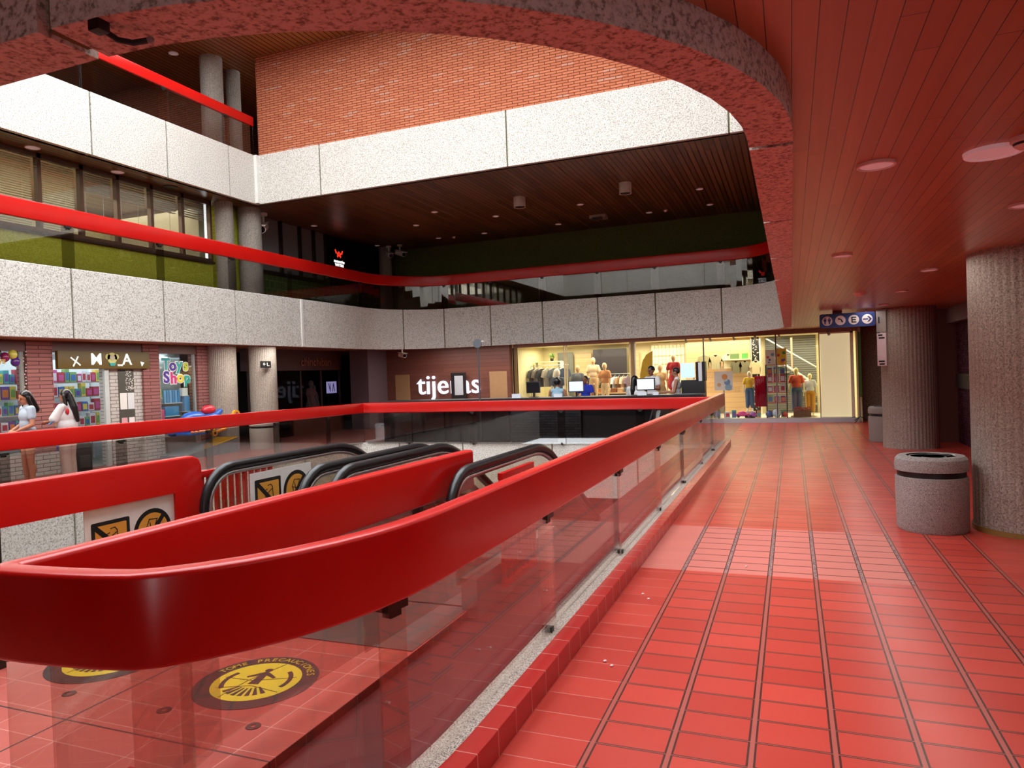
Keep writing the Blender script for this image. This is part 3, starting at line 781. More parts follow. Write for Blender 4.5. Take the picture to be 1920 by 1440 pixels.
# dark windows with pale panes further along
for k, (a, b) in enumerate([(14.25, 14.98), (15.05, 15.75), (15.82, 16.35), (16.42, 16.9)]):
    bm = B(); box(bm, -12.35, -12.2, a-.05, a, 4.35, 5.79); box(bm, -12.35, -12.2, b, b+.04, 4.35, 5.79); box(bm, -12.35, -12.2, a, b, 4.35, 4.45)
    w = struct(bm, f'window_{k+12}', plain('241613', .5), smooth=False)
    bm = B(); box(bm, -12.32, -12.28, a, b, 4.45, 5.79); finish(bm, 'pane', plain('7f7d7c', .35), w, smooth=False)

# lit foundation sign
e = empty('lit_sign', (-12.15, 17.42, 5.2), 'small black backlit sign with a red diamond pattern and white words, first storey', 'sign')
bm = B(); box(bm, -12.22, -12.14, 17.02, 17.84, 4.78, 5.44, bev=.01); part(bm, 'sign_box', M['blackgloss'], e)
redl = emis('ff3020', 1.2); whl = emis('ffffff', .8)
bm = B()
for cx, cy, s in [(-.14, .08, .05), (-.07, .04, .05), (0, .08, .05), (.07, .04, .05), (.14, .08, .05), (-.07, -.03, .045), (.07, -.03, .045), (0, .0, .045), (-.17, .13, .04), (.17, .13, .04)]:
    plate(bm, [(cx-s*.6, cy), (cx, cy-s), (cx+s*.6, cy), (cx, cy+s*.8)], Vector((-12.138, 17.42, 5.24)), (0, 1, 0), (0, 0, 1), .004)
part(bm, 'emblem', redl, e, smooth=False)
text_mesh('lettering', 'FUNDACIÓN', .085, whl, e, (-12.135, 17.42, 5.045), (PI/2, 0, PI/2), .003, bold=.003, world=True)
text_mesh('lettering', 'WITTELS', .105, whl, e, (-12.135, 17.42, 4.95), (PI/2, 0, PI/2), .003, bold=.003, world=True)

# ------------------------------------------------------------------ ceiling fittings
lamp_w = plain('e9d8d4', .5)
lamp_d = NT('lamp_diffuser').set(hx('f0dcdc'), .6, em=hx('f0d4d8'), es=.07)  # faint glow added to brighten the unlit discs; the speaker cover shares it
def downlight(x, y, z, r, label, group=None, lit=0):
    e = empty('downlight', (x, y, z), label, 'ceiling light', group)
    bm = B(); lathe(bm, [(r*.86, -.004), (r*.9, -.016), (r, -.014), (r, .0), (r*.86, 0)], (x, y, z)); part(bm, 'rim', lamp_w, e)
    bm = B(); lathe(bm, [(0, -.008), (r*.87, -.008)], (x, y, z)); part(bm, 'diffuser', lamp_d, e)
    return e
downlight(.416, 3.92, 2.57, .088, 'round pink-tinged ceiling light nearest the camera over the corridor')
e = empty('ceiling_speaker', (.91, 3.95, 2.57), 'large round flat ceiling disc beside the smoke detector', 'ceiling speaker')
bm = B(); lathe(bm, [(0, -.012), (.095, -.014), (.098, -.02), (.12, -.018), (.124, 0), (0, 0)], (.91, 3.95, 2.57)); part(bm, 'cover', lamp_d, e)
e = empty('smoke_detector', (1.0, 3.78, 2.57), 'white domed smoke detector on the ceiling at the right edge', 'smoke detector')
bm = B(); lathe(bm, [(0, -.05), (.035, -.05), (.05, -.04), (.055, -.022), (.065, -.02), (.066, 0), (0, 0)], (1.0, 3.78, 2.57)); part(bm, 'body', lamp_w, e)
bm = B(); lathe(bm, [(.052, -.036), (.0545, -.03), (.056, -.026)], (1.0, 3.78, 2.57)); part(bm, 'vent_slots', M['black'], e)
for x, y, l in [(1.41, 5.43, 'round ceiling light cut by the right edge of the view'), (.454, 7.06, 'round ceiling light second nearest along the opening'), (1.406, 8.76, 'round ceiling light in front of the middle distance column'),
                (1.448, 11.16, 'round ceiling light between the two big corridor columns'), (1.5, 13.6, 'round ceiling light close to the notice on the far column')]:
    downlight(x, y, 2.57, .085, l)
e = empty('smoke_detector', (.92, 11.05, 2.57), 'small smoke detector on the corridor ceiling before the blue sign', 'smoke detector')
bm = B(); lathe(bm, [(0, -.055), (.04, -.05), (.07, -.02), (.09, 0), (0, 0)], (.92, 11.05, 2.57)); part(bm, 'body', lamp_w, e)
for x, y, r, d in [(-5.88, 15.8, .14, 'left'), (-3.34, 15.78, .14, 'right')]:
    e = empty('cylinder_lamp', (x, y, 5.79), f'white cylinder lamp under the dark upper ceiling, {d} of the two', 'ceiling light')
    bm = B(); lathe(bm, [(r*.8, -.22), (r, -.24), (r, 0), (0, 0)], (x, y, 5.79)); part(bm, 'housing', plain('cfc4b8', .5), e)
    bm = B(); lathe(bm, [(0, -.20), (r*.82, -.20), (r*.8, -.235)], (x, y, 5.79)); part(bm, 'reflector', plain('5a524a', .4), e)
proto = None
DL = [(-11.82, 15.88), (-8.29, 16.09), (-9.46, 17.23), (-11.94, 19.19), (-9.77, 19.15), (-8.29, 19.22), (-7.13, 17.33), (-5.99, 19.16), (-4.79, 17.21), (-3.41, 19.02), (-1.88, 17.17), (-1.83, 18.92)]
for x, y in DL:
    if proto is None: proto = o = downlight(0, 0, 5.79, .085, 'small round light dotted over the dark first storey ceiling', 'small lights on the dark upper ceiling')
    else: o = copy_tree(proto)
    o.location = (x, y, 5.79)
    row = [q for q in DL if (q[1] > 18.5) == (y > 18.5)]; k_ = sorted(q[0] for q in row).index(x)
    o['label'] = 'small ceiling light, %s from left in the %s row, dark upper ceiling' % (('first', 'second', 'third', 'fourth', 'fifth', 'sixth')[k_], 'back' if y > 18.5 else 'front')
for x, y in ((-9.3, 19.24), (-2.97, 18.99)):
    bm = B(); lathe(bm, [(0, -.06), (.035, -.05), (.05, -.015), (.05, 0), (0, 0)], (0, 0, 0)); o = finish(bm, 'smoke_detector', lamp_w); o.location = (x, y, 5.79)
    tag(o, 'tiny bulbous smoke detector on the dark upper ceiling, '+('left' if x < -5 else 'right')+' of the pair', 'smoke detector')
e = empty('ceiling_projector', (-4.71, 18.7, 5.79), 'pale square box unit on the dark upper ceiling', 'ceiling unit')
bm = B(); box(bm, -4.93, -4.49, 18.55, 18.9, 5.70, 5.79, bev=.01); part(bm, 'housing', plain('a59a92', .5), e)
bm = B(); box(bm, -4.85, -4.57, 18.53, 18.56, 5.64, 5.72); part(bm, 'grille', plain('3a3634', .5), e, smooth=False)
for x, y, l in [(-12.0, 8.4, 'round light in the left balcony ceiling, before the offices, nearer'), (-12.0, 10.05, 'round light in the left balcony ceiling, before the offices, further')]:
    downlight(x, y, 5.79, .12, l)
e = empty('ceiling_speaker', (-12.0, 11.3, 5.79), 'dark round fitting in the left balcony ceiling', 'ceiling fitting')
bm = B(); lathe(bm, [(0, -.02), (.13, -.02), (.15, 0), (0, 0)], (-12, 11.3, 5.79)); part(bm, 'cover', plain('2a1c16', .5), e)
downlight(-12.9, 12.4, 9.2, .11, 'round light in the top storey ceiling left of the columns')
for x, y, l in [(-12.5, 18.2, 'first'), (-11.6, 18.9, 'second')]:
    downlight(x, y, 2.57, .1, f'round light in the gallery ceiling before the dark boutique, {l} from the left')

def cctv(p, d, label, mount='ceiling', mat=None, s=1.):
    """bullet camera: bracket, arm, body, lens"""
    mat = mat or plain('e4ddd6', .4)
    p = Vector(p); d = Vector(d).normalized(); e = empty('security_camera', p, label, 'camera')
    bm = B(); cyl(bm, p, p+Vector((0, 0, -.03*s)), .05*s, .05*s, 20); cyl(bm, p+Vector((0, 0, -.03*s)), p+Vector((0, 0, -.13*s)), .016*s); part(bm, 'bracket', mat, e)
    c = p+Vector((0, 0, -.17*s)); bm = B(); cyl(bm, c-d*.11*s, c+d*.13*s, .045*s, .045*s, 20)
    part(bm, 'body', mat, e)
    bm = B(); rz = d.to_track_quat('Y', 'Z').to_matrix().to_4x4(); box(bm, -.05*s, .05*s, -.12*s, .17*s, .045*s, .055*s, Matrix.Translation(c) @ rz); part(bm, 'sun_hood', mat, e, smooth=False)
    bm = B(); cyl(bm, c+d*.13*s, c+d*.135*s, .036*s); part(bm, 'lens', M['blackgloss'], e)
    return e
cctv((-12.0, 14.1, 5.79), (.5, -.8, -.35), 'white security camera under the balcony beside the pale column', s=2.1)
cctv((-11.6, 19.3, 5.75), (.7, -.6, -.3), 'dim security camera in the far dark corner, left of a pair', s=1.6)
cctv((-11.2, 19.3, 5.75), (.9, -.4, -.3), 'dim security camera in the far dark corner, right of a pair', s=1.6)
cctv((-11.2, 19.2, 2.57), (.8, -.6, -.1), 'white security camera under the curved balcony left of the wood-clad wall', s=1.5)
# black bracket hanging from the lip
e = empty('black_bracket', (-1.46, 1.2, 2.45), 'black arm and fitting hanging from the concrete lip at the top left', 'bracket')
bm = B(); box(bm, -1.485, -1.45, 1.18, 1.212, 2.425, 2.462, bev=.006); part(bm, 'mount', M['black'], e)
bm = B(); tube(bm, [(-1.468, 1.205, 2.436), (-1.455, 1.235, 2.422), (-1.43, 1.255, 2.418), (-1.40, 1.27, 2.424)], .007, 10); part(bm, 'arm', M['black'], e)
bm = B(); ell(bm, (-1.395, 1.272, 2.425), (.012, .008, .008)); part(bm, 'tip', plain('8a8080', .3), e)

# hanging blue sign
e = empty('hanging_sign', (.98, 14.5, 2.57), 'blue hanging sign with round white pictograms: toilets, telephone, letter E, arrow', 'sign')
o_ = Vector((.98, 14.5, 2.385)); ax = Vector((1, 0, 0)); ay = Vector((0, 0, 1)); blue = plain('12307a', .4); wht = plain('efe6e6', .5)
bm = B(); plate(bm, rrect(.93, .26, .03), o_, ax, ay, .03); part(bm, 'board', blue, e, smooth=False)
bm = B(); box(bm, .74, .9, 14.48, 14.52, 2.5, 2.57); part(bm, 'hanger', plain('4a1c16', .6), e, smooth=False)
bm = B(); cyl(bm, (1.3, 14.49, 2.5), (1.3, 14.49, 2.57), .006); part(bm, 'hanger', plain('4a1c16', .6), e, smooth=False)
for k, cx in enumerate((-.335, -.112, .112, .335)):
    c = o_+ax*cx+Vector((0, -.0305, 0))
    bm = B(); plate(bm, disc(.088), c, ax, ay, .003); part(bm, 'roundel', wht, e, smooth=False)
    c = c+Vector((0, -.0031, 0)); bm = B()
    if k == 0:
        for sx in (-1, 1):
            q = c+ax*(.037*sx)
            plate(bm, disc(.012, 16, 0, .052), q, ax, ay, .002); plate(bm, [(-.026, .034), (.026, .034), (.022, -.01), (.014, -.01), (.012, -.06), (-.012, -.06), (-.014, -.01), (-.022, -.01)], q, ax, ay, .002)
        mt_, nm = blue, 'pictogram'
    elif k == 1:
        ring(bm, .035, .056, c+ax*(-.02)+ay*(-.02), ax, ay, .002, 10, 100, 40); plate(bm, disc(.016, 14, -.026, .028), c, ax, ay, .002); plate(bm, disc(.016, 14, .03, -.022), c, ax, ay, .002); mt_, nm = plain('1a1a24', .5), 'pictogram'
    elif k == 2:
        for q in ([(-.04, -.055), (-.018, -.055), (-.018, .055), (-.04, .055)], [(-.018, .033), (.042, .033), (.042, .055), (-.018, .055)], [(-.018, -.011), (.036, -.011), (.036, .011), (-.018, .011)], [(-.018, -.055), (.042, -.055), (.042, -.033), (-.018, -.033)]):
            plate(bm, q, c, ax, ay, .002)
        mt_, nm = plain('1a1a24', .5), 'pictogram'
    else:
        plate(bm, [(-.07, -.012), (.015, -.012), (.015, .012), (-.07, .012)], c, ax, ay, .002); plate(bm, [(.0, -.05), (.03, -.05), (.075, 0), (.03, .05), (.0, .05), (.04, 0)], c, ax, ay, .002); mt_, nm = blue, 'pictogram'
    part(bm, nm, mt_, e, smooth=False)

# paper notice and white strip on the far column
e = empty('paper_notice', (1.6, 14.55, 1.9), 'white paper notice on the left edge of the far column', 'notice')
mm = Matrix.Translation((1.555, 14.6, 0)) @ Matrix.Rotation(R(-35), 4, 'Z')
bm = B(); box(bm, -.085, .085, -.008, 0, 1.52, 2.12, mm); part(bm, 'sheet', plain('e3d6dc', .7), e, smooth=False)
bm = B(); box(bm, -.09, .09, -.006, .005, 2.14, 2.55, mm); part(bm, 'backing_board', plain('a09a94', .6), e, smooth=False)
bm = B()
for z, ws in ((2.08, [(-.06, .02)]), (2.03, [(-.05, .06)]), (1.60, [(-.06, .05)]), (1.55, [(-.05, .05)])):
    for a, b in ws: box(bm, a, b, -.010, -.008, z-.014, z+.014, mm)
box(bm, -.05, -.03, -.008, -.006, 2.3, 2.42, mm)
part(bm, 'print', M['black'], e, smooth=False)

# ------------------------------------------------------------------ litter bins
def litter_bin(x, y, label, s=1., mat=None):
    e = empty('litter_bin', (x, y, 0), label, 'litter bin')
    mt_ = mat or M['bin_stone']
    bm = B(); lathe(bm, [(0, .0), (.285, .0), (.30, .03), (.305, .45), (.302, .505), (.285, .51), (0, .51)]); local(bm, 'body', mt_, e)
    bm = B(); lathe(bm, [(.285, .505), (.285, .565)]); local(bm, 'black_band', M['black'], e)
    bm = B(); lathe(bm, [(.286, .56), (.305, .565), (.308, .62), (.30, .672), (.275, .698), (.21, .70), (.20, .69), (.19, .58), (.286, .56)]); local(bm, 'lid', mt_, e)
    bm = B(); lathe(bm, [(0, .60), (.192, .60), (.196, .694), (.205, .698)]); li = local(bm, 'liner', M['blackgloss'], e)
    bm = B()
    ring(bm, .17, .185, Vector((0, 0, .685)), (1, 0, 0), (0, 1, 0), .006, 20, 190, 30); ring(bm, .10, .11, Vector((0.02, 0, .68)), (1, 0, 0), (0, 1, 0), .006, 200, 380, 30)
    local(bm, 'inner_rim', M['steel'], li, smooth=False)
    for o in COL.objects:
        if o.parent == e: o.scale = (s, s, s)
    return e
litter_bin(1.2, 7.66, 'speckled grey round concrete litter bin standing by the nearest column')
litter_bin(1.72, 15.95, 'grey litter bin half hidden behind the left side of the middle distance column', mat=plain('8b8480', .8))
litter_bin(-12.15, 13.95, 'pale round litter bin with black band across the opening, behind the red railing', 1.0, plain('b4ada2', .8))

# debris crumbs on the floor
proto = None
CR = [(-.97, 4.9), (-1.03, 5.0), (-1.0, 3.78), (-.95, 3.73), (-.62, 2.75), (-.38, 5.9)]
for x, y in CR:
    bm = B(); ell(bm, (0, 0, .006), (.011, .008, .006), random.random()*3, seg=8)
    if proto is None: proto = o = finish(bm, 'paper_crumb', plain('f2e8e2', .8)); tag(o, 'tiny white crumb lying on the red corridor floor', 'crumb', 'crumbs on the corridor floor')
    else: bm.free(); o = proto.copy(); COL.objects.link(o)
    o.location = (x, y, 0)
    o['label'] = 'tiny white crumb on the floor, ' + ('left of a close pair, further from the camera', 'right of a close pair, further from the camera', 'left of a close pair at mid distance', 'right of a close pair at mid distance', 'nearest the bottom edge', 'in the paler tile band')[CR.index((x, y))]

# ------------------------------------------------------------------ round floor stickers
def floor_sticker(cx, cy, rot, label):
    e = empty('floor_sticker', (cx, cy, 0), label, 'floor sticker', rz=rot)
    X, Y_, O = Vector((1, 0, 0)), Vector((0, 1, 0)), Vector((0, 0, .001))
    yel = NT('scuffed_yellow'); yel.set(yel.mix(yel.ramp(yel.noise(30, 5, rough=.8), [(.62, (0, 0, 0)), (.7, (1, 1, 1))]), (.80, .68, .02), (.35, .28, .03)), .5)
    dk = plain('2c2322', .6)
    bm = B(); plate(bm, disc(.325, 64), O, X, Y_, .001); local(bm, 'border', dk, e, smooth=False)
    bm = B(); plate(bm, disc(.235, 64), O+Vector((0, 0, .0012)), X, Y_, .001); local(bm, 'field', yel.m, e, smooth=False)
    Z_ = O+Vector((0, 0, .0025)); bm = B()
    plate(bm, disc(.022, 20, .0, .135), Z_, X, Y_, .0008)
    plate(bm, [(-.014, .11), (.014, .11), (.085, .05), (.075, .035), (.02, .07), (.03, -.04), (-.03, -.04), (-.02, .07), (-.075, .035), (-.085, .05)], Z_, X, Y_, .0008)
    for k in (-3, -2, -1, 0, 1, 2, 3):
        a = R(-90+k*13); plate(bm, [(math.cos(a-.045)*.09, math.sin(a-.045)*.09), (math.cos(a-.07)*.18, math.sin(a-.07)*.18), (math.cos(a+.07)*.18, math.sin(a+.07)*.18), (math.cos(a+.045)*.09, math.sin(a+.045)*.09)], Z_, X, Y_, .0008)
    for a0 in (150, -20):
        ring(bm, .165, .19, Z_, X, Y_, .0008, a0, a0+65, 40)
    local(bm, 'walking_figure', dk, e, smooth=False)
    bm = B()
    for pts in ([(-.2, .03), (-.02, -.0), (.2, .06)], [(-.1, -.2), (-.05, .0), (.06, .22)], [(-.18, -.1), (.0, -.06), (.18, -.12)]):
        for q in stroke(pts, .004): plate(bm, q, Z_+Vector((0, 0, .001)), X, Y_, .0004)
    local(bm, 'cracks', dk, e, smooth=False)
    txt = 'TOME PRECAUCIONES'; n = len(txt); yl = plain('d8c21e', .6)
    for i, ch in enumerate(txt):
        if ch == ' ': continue
        a = R(158-i*(136/(n-1)))
        text_mesh('letter', ch, .058, yl, e, (.278*math.cos(a), .278*math.sin(a), .0035), (0, 0, a-PI/2), .0005, bold=.0002)
    return e
floor_sticker(-2.72, 3.0, R(12), 'yellow and black round floor sticker with a figure, right one, reading TOME PRECAUCIONES')
floor_sticker(-3.80, 2.98, R(12), 'left yellow and black round floor sticker, mostly hidden by the red railing')
proto = None
for x, y in [(-3.59, 2.58), (-2.934, 2.591), (-2.385, 2.597), (-2.3, 3.75)]:
    bm = B(); lathe(bm, [(.012, .003), (.034, .003), (.036, .0), ]); 
    if proto is None:
        proto = o = finish(bm, 'floor_anchor', plain('4a2a26', .4, .4)); tag(o, 'small round metal anchor set in the landing floor', 'floor anchor', 'anchors in the landing floor')
    else: bm.free(); o = proto.copy(); COL.objects.link(o)
    o['label'] = 'small round metal anchor in the landing floor, '+{-3.59: 'leftmost', -2.934: 'middle one, below the right sticker', -2.385: 'rightmost, near the glass', -2.3: 'beside the metal threshold plate'}[x]
    o.location = (x, y, 0)

# ------------------------------------------------------------------ figures: bodies grown as one surface
def blob(name, mat, parent, prims, vox=.011, sm=4, label=None):
    """prims: ('c',p0,r0,p1,r1) tapered limb; ('e',centre,(rx,ry,rz)[,rz,rx]) ellipsoid; ('b',centre,half sizes[,rz]) box"""
    bm = B()
    for p in prims:
        if p[0] == 'c':
            if (Vector(p[1])-Vector(p[3])).length > 1e-4: cyl(bm, p[1], p[3], p[2], p[4], 16)
            for c, r in ((p[1], p[2]), (p[3], p[4])): ell(bm, c, (r, r, r), seg=14)
        elif p[0] == 'e': ell(bm, p[1], p[2], p[3] if len(p) > 3 else 0., p[4] if len(p) > 4 else 0., seg=24)
        else:
            mm = Matrix.Translation(Vector(p[1])) @ Matrix.Rotation(p[3] if len(p) > 3 else 0., 4, 'Z'); h = p[2]
            box(bm, -h[0], h[0], -h[1], h[1], -h[2], h[2], mm)
    me = bpy.data.meshes.new(name); bm.to_mesh(me); bm.free()
    t = bpy.data.objects.new('t', me); COL.objects.link(t)
    r = t.modifiers.new('r', 'REMESH'); r.mode = 'VOXEL'; r.voxel_size = vox; r.use_smooth_shade = True
    s_ = t.modifiers.new('s', 'SMOOTH'); s_.iterations = sm; s_.factor = .5
    d = t.modifiers.new('d', 'DECIMATE'); d.ratio = .45
    dg = bpy.context.evaluated_depsgraph_get(); m2 = bpy.data.meshes.new_from_object(t.evaluated_get(dg))
    bpy.data.objects.remove(t); m2.materials.clear(); m2.materials.append(mat); m2.name = name
    for p in m2.polygons: p.use_smooth = True
    o = bpy.data.objects.new(name, m2); COL.objects.link(o); o.parent = parent
    if label: o['label'] = label
    return o
def V(*a): return Vector(a)
def person(label, loc, rz, H, skin, arms, hair, top, bottom, shoes='3a3030', stance=None, vox=.010, seated=False, head=(0, 0), top_style='tee', bottom_style='shorts'):
    """front is +Y; arms: ((elbow),(hand)) for right (+x) and left (-x), in units of 1.62 m height"""
    e = empty('person', loc, label, 'person', rz=rz); k = H/1.62
    def S(p): return Vector(p)*k
    pz = .93; hipz = .86
    st = stance or [((.085, .02, .46), (.09, .0, .08), (.10, .12, .03)), ((-.085, .0, .46), (-.09, -.03, .08), (-.10, .09, .03))]
    if seated: st = [((.10, .40, .72), (.10, .40, .32), (.10, .52, .26)), ((-.10, .40, .72), (-.10, .40, .32), (-.10, .52, .26))]; dz = -.18
    else: dz = 0.
    up = lambda x, y, z: S((x, y, z+dz))
    sk = []
    sk += [('e', up(0, 0, .94), (.145*k, .105*k, .12*k)), ('e', up(0, .005, 1.06), (.115*k, .085*k, .12*k)), ('e', up(0, .0, 1.21), (.135*k, .092*k, .14*k)),
           ('c', up(-.12, -.01, 1.315), .048*k, up(.12, -.01, 1.315), .048*k), ('c', up(0, -.012, 1.31), .052*k, up(0, .0, 1.42), .044*k)]
    hd, tilt = head; hc = up(0, .018, 1.505)
    rot = Matrix.Rotation(hd, 3, 'Z') @ Matrix.Rotation(tilt, 3, 'X')
    def HP(x, y, z): return hc+rot @ (V(x, y, z)*k)
    sk += [('e', HP(0, -.005, .015), (.072*k, .086*k, .092*k), hd), ('e', HP(0, .03, -.045), (.052*k, .056*k, .06*k), hd), ('c', HP(0, .082, .01), .010*k, HP(0, .098, -.012), .013*k),
           ('e', HP(0, .078, -.047), (.024*k, .012*k, .011*k), hd), ('e', HP(0, .07, -.088), (.02*k, .018*k, .014*k), hd), ('e', HP(.074, -.005, 0), (.010*k, .018*k, .028*k), hd), ('e', HP(-.074, -.005, 0), (.010*k, .018*k, .028*k), hd)]
    for sgn, (el, ha), (kn, an, to) in ((1, arms[0], st[0]), (-1, arms[1], st[1])):
        sh = up(.162*sgn, -.01, 1.31); E_, Hn = S((el[0], el[1], el[2]+dz)), S((ha[0], ha[1], ha[2]+dz))
        sk += [('c', sh, .047*k, E_, .034*k), ('c', E_, .034*k, Hn, .023*k)]
        d = (Hn-E_).normalized(); pal = Hn+d*.045*k; sd = d.cross(V(0, 0, 1)); sd = sd.normalized() if sd.length > .1 else V(1, 0, 0); nn = sd.cross(d)
        sk += [('e', pal, (.030*k, .030*k, .026*k))]
        for j, L in enumerate((.058, .068, .064, .05)):
            b0 = pal+sd*((j-1.5)*.017*k)+d*.02*k; m1 = b0+(d*.8-nn*.25)*L*.55*k; m2 = m1+(d*.45-nn*.8)*L*.5*k
            sk += [('c', b0, .0095*k, m1, .0088*k), ('c', m1, .0088*k, m2, .0078*k)]
        th = pal-sd*.026*k*sgn-d*.01*k; sk += [('c', th, .012*k, th+(d*.7-sd*.6*sgn-nn*.3)*.045*k, .009*k)]
        hp = up(.085*sgn, 0, .90); K, A, T = S(kn), S(an), S(to)
        sk += [('c', hp, .088*k, K, .052*k), ('c', K, .052*k, A, .034*k), ('e', K*.68+A*.32+V(0, -.02*k, 0), (.05*k, .05*k, .10*k)), ('c', A, .034*k, T, .026*k)]
    bo = blob('body', plain(skin, .6), e, sk, vox, 3)
    # eyes, brows and mouth
    for sgn in (1, -1):
        bm = B(); ell(bm, HP(.031*sgn, .076, .008), (.012*k, .006*k, .006*k), hd); local(bm, 'eye', plain('1c1210', .3), bo)
        bm = B(); ell(bm, HP(.032*sgn, .080, .030), (.018*k, .005*k, .004*k), hd); local(bm, 'eyebrow', plain('20150f', .7), bo)
    bm = B(); ell(bm, HP(0, .0885, -.047), (.022*k, .005*k, .006*k), hd); local(bm, 'mouth', plain('8e4038', .5), bo)
    # clothes
    if top_style:
        T = [('e', up(0, 0, .97), (.160*k, .118*k, .09*k)), ('e', up(0, .005, 1.07), (.140*k, .105*k, .13*k)), ('e', up(0, 0, 1.20), (.158*k, .113*k, .14*k)), ('c', up(-.125, -.01, 1.315), .056*k, up(.125, -.01, 1.315), .056*k), ('c', up(0, -.012, 1.31), .07*k, up(0, -.012, 1.36), .06*k)]
        if top_style == 'loose': T += [('e', up(0, 0, 1.0), (.19*k, .15*k, .16*k)), ('e', up(0, 0, 1.15), (.18*k, .13*k, .18*k))]
        if top_style in ('tee', 'loose'):
            for sgn, (el, ha) in ((1, arms[0]), (-1, arms[1])):
                sh = up(.162*sgn, -.01, 1.315); E_ = S((el[0], el[1], el[2]+dz)); q = .5 if top_style == 'tee' else .85
                T.append(('c', sh, .062*k, sh.lerp(E_, q), (.060 if top_style == 'tee' else .078)*k))
        blob('shirt', plain(top, .8), e, T, vox, 3)
    if bottom:
        T = [('e', up(0, 0, .93), (.158*k, .118*k, .10*k))]
        for sgn, (kn, an, to) in ((1, st[0]), (-1, st[1])):
            hp = up(.085*sgn, 0, .88); K, A = S(kn), S(an)
            if bottom_style == 'shorts': T.append(('c', hp, .10*k, hp.lerp(K, .30), .098*k))
            else: T += [('c', hp, .105*k, K, .085*k), ('c', K, .085*k, A.lerp(K, .1), .08*k)]
        blob('shorts' if bottom_style == 'shorts' else 'trousers', plain(bottom, .8), e, T, vox, 3)
    for (kn, an, to) in st:
        A, T = S(an), S(to); blob('shoe', plain(shoes, .6), e, [('c', A+V(0, -.03*k, -.045*k), .034*k, T+V(0, .02*k, -.0*k), .034*k)], vox, 2)
    # hair
    hs, hcol = hair; Hh = []
    if hs: Hh = [('e', HP(0, -.024, .032), (.083*k, .092*k, .088*k), hd)]
    if hs == 'long':
        Hh += [('c', HP(0, -.075, .0), .055*k, HP(.0, -.10, -.22), .062*k), ('c', HP(0, -.10, -.22), .062*k, HP(0, -.105, -.46), .035*k), ('c', HP(.075, -.02, .0), .028*k, HP(.085, -.02, -.16), .03*k), ('c', HP(-.075, -.02, .0), .028*k, HP(-.085, -.02, -.16), .03*k)]
    if hs == 'front':
        Hh += [('c', HP(0, -.07, .0), .055*k, HP(.0, -.09, -.25), .05*k), ('c', HP(.07, -.01, .0), .028*k, HP(.09, .05, -.22), .03*k), ('c', HP(.09, .05, -.22), .03*k, HP(.08, .085, -.38), .018*k), ('c', HP(-.07, -.01, .0), .028*k, HP(-.085, .0, -.2), .03*k)]
    if hs == 'curly':
        random.seed(3)
        for _ in range(40):
            v = V(random.gauss(0, 1), random.gauss(-.35, .8), random.gauss(.3, .8)).normalized(); Hh.append(('e', HP(v.x*.075, -.015+v.y*.085, .03+v.z*.085), (.026*k,)*3))
    if Hh: blob('hair', NT('hair_'+hcol).set(hx(hcol), .38), e, Hh, vox*.9, 2)
    return e
# two young women at the far railing
person('woman in pale blue t-shirt and denim shorts at the far left railing', (-11.75, 7.93, 0), R(165), 1.62, 'b97a5c',
       (((.23, .0, 1.06), (.12, .17, .98)), ((-.22, .0, 1.06), (-.08, .17, .97))), ('front', '120c0b'), 'a9b6c4', '8fa0b4', 'd8d0cc', head=(.1, -.35), vox=.009)
g2 = person('woman seen from behind in loose white t-shirt with red print and beige trousers', (-11.75, 8.62, 0), R(112), 1.62, '9a6248',
       (((.23, .10, 1.08), (.10, .32, 1.06)), ((-.23, .10, 1.08), (-.06, .33, 1.06))), ('long', '120c0b'), 'e6e2e0', 'cdb3a4', 'e0dcd8', head=(.1, -.2), top_style='loose', bottom_style='trousers', vox=.009)
bm = B()
for x, z, r in ((.13, 1.25, .045), (-.13, 1.24, .045), (.09, 1.08, .03)): ell(bm, (x, -.125 if abs(x) < .12 else -.095, z), (r*.6, .03, r*1.3))
local(bm, 'red_print', plain('c2242a', .7), [q for q in COL.objects if q.parent == g2 and q.name.startswith('shirt')][0])
e = empty('smartphone', (-11.72, 8.33, 1.07), 'dark smartphone held between the two women', 'phone'); 
bm = B(); box(bm, -.036, .036, -.075, .075, -.004, .004, Matrix.Rotation(R(35), 4, 'X'), bev=.003); local(bm, 'case', plain('2a4a70', .3), e)
# people at the kiosk counter
person('person with black curly hair and pale blue sleeveless top, sitting at the kiosk', (-5.34, 16.55, 0), R(0), 1.66, 'b57a5e',
       (((.25, .05, 1.05), (.2, .3, 1.05)), ((-.25, .05, 1.05), (-.2, .3, 1.05))), ('curly', '0d0b0b'), '9fc4d8', '22252e', seated=True, vox=.013, top_style='vest', bottom_style='trousers')
person('person in royal blue shirt behind the curly-haired one at the kiosk', (-4.95, 17.7, 0), R(170), 1.50, 'a0684c',
       (((.25, .06, 1.05), (.2, .3, 1.05)), ((-.25, .05, 1.05), (-.2, .3, 1.05))), ('short', '1c1210'), '2438b8', '22252e', vox=.013, bottom_style='trousers')
person('woman in white t-shirt with long straight black hair, sitting at the kiosk', (-3.42, 16.5, 0), R(-25), 1.66, 'a86c50',
       (((.25, .05, 1.05), (.2, .3, 1.05)), ((-.25, .05, 1.05), (-.2, .3, 1.05))), ('long', '100c0e'), 'e9e6e6', '22252e', seated=True, vox=.013, bottom_style='trousers')
person('man with short black hair in white t-shirt beside the yellow feather flag', (-3.16, 17.25, 0), R(150), 1.69, '8f5a42',
       (((.26, .06, 1.08), (.2, .3, 1.1)), ((-.26, .05, 1.08), (-.2, .3, 1.1))), ('short', '0c0a0a'), 'e8e6e8', '2a2c36', vox=.013, bottom_style='trousers', head=(0, -.3))
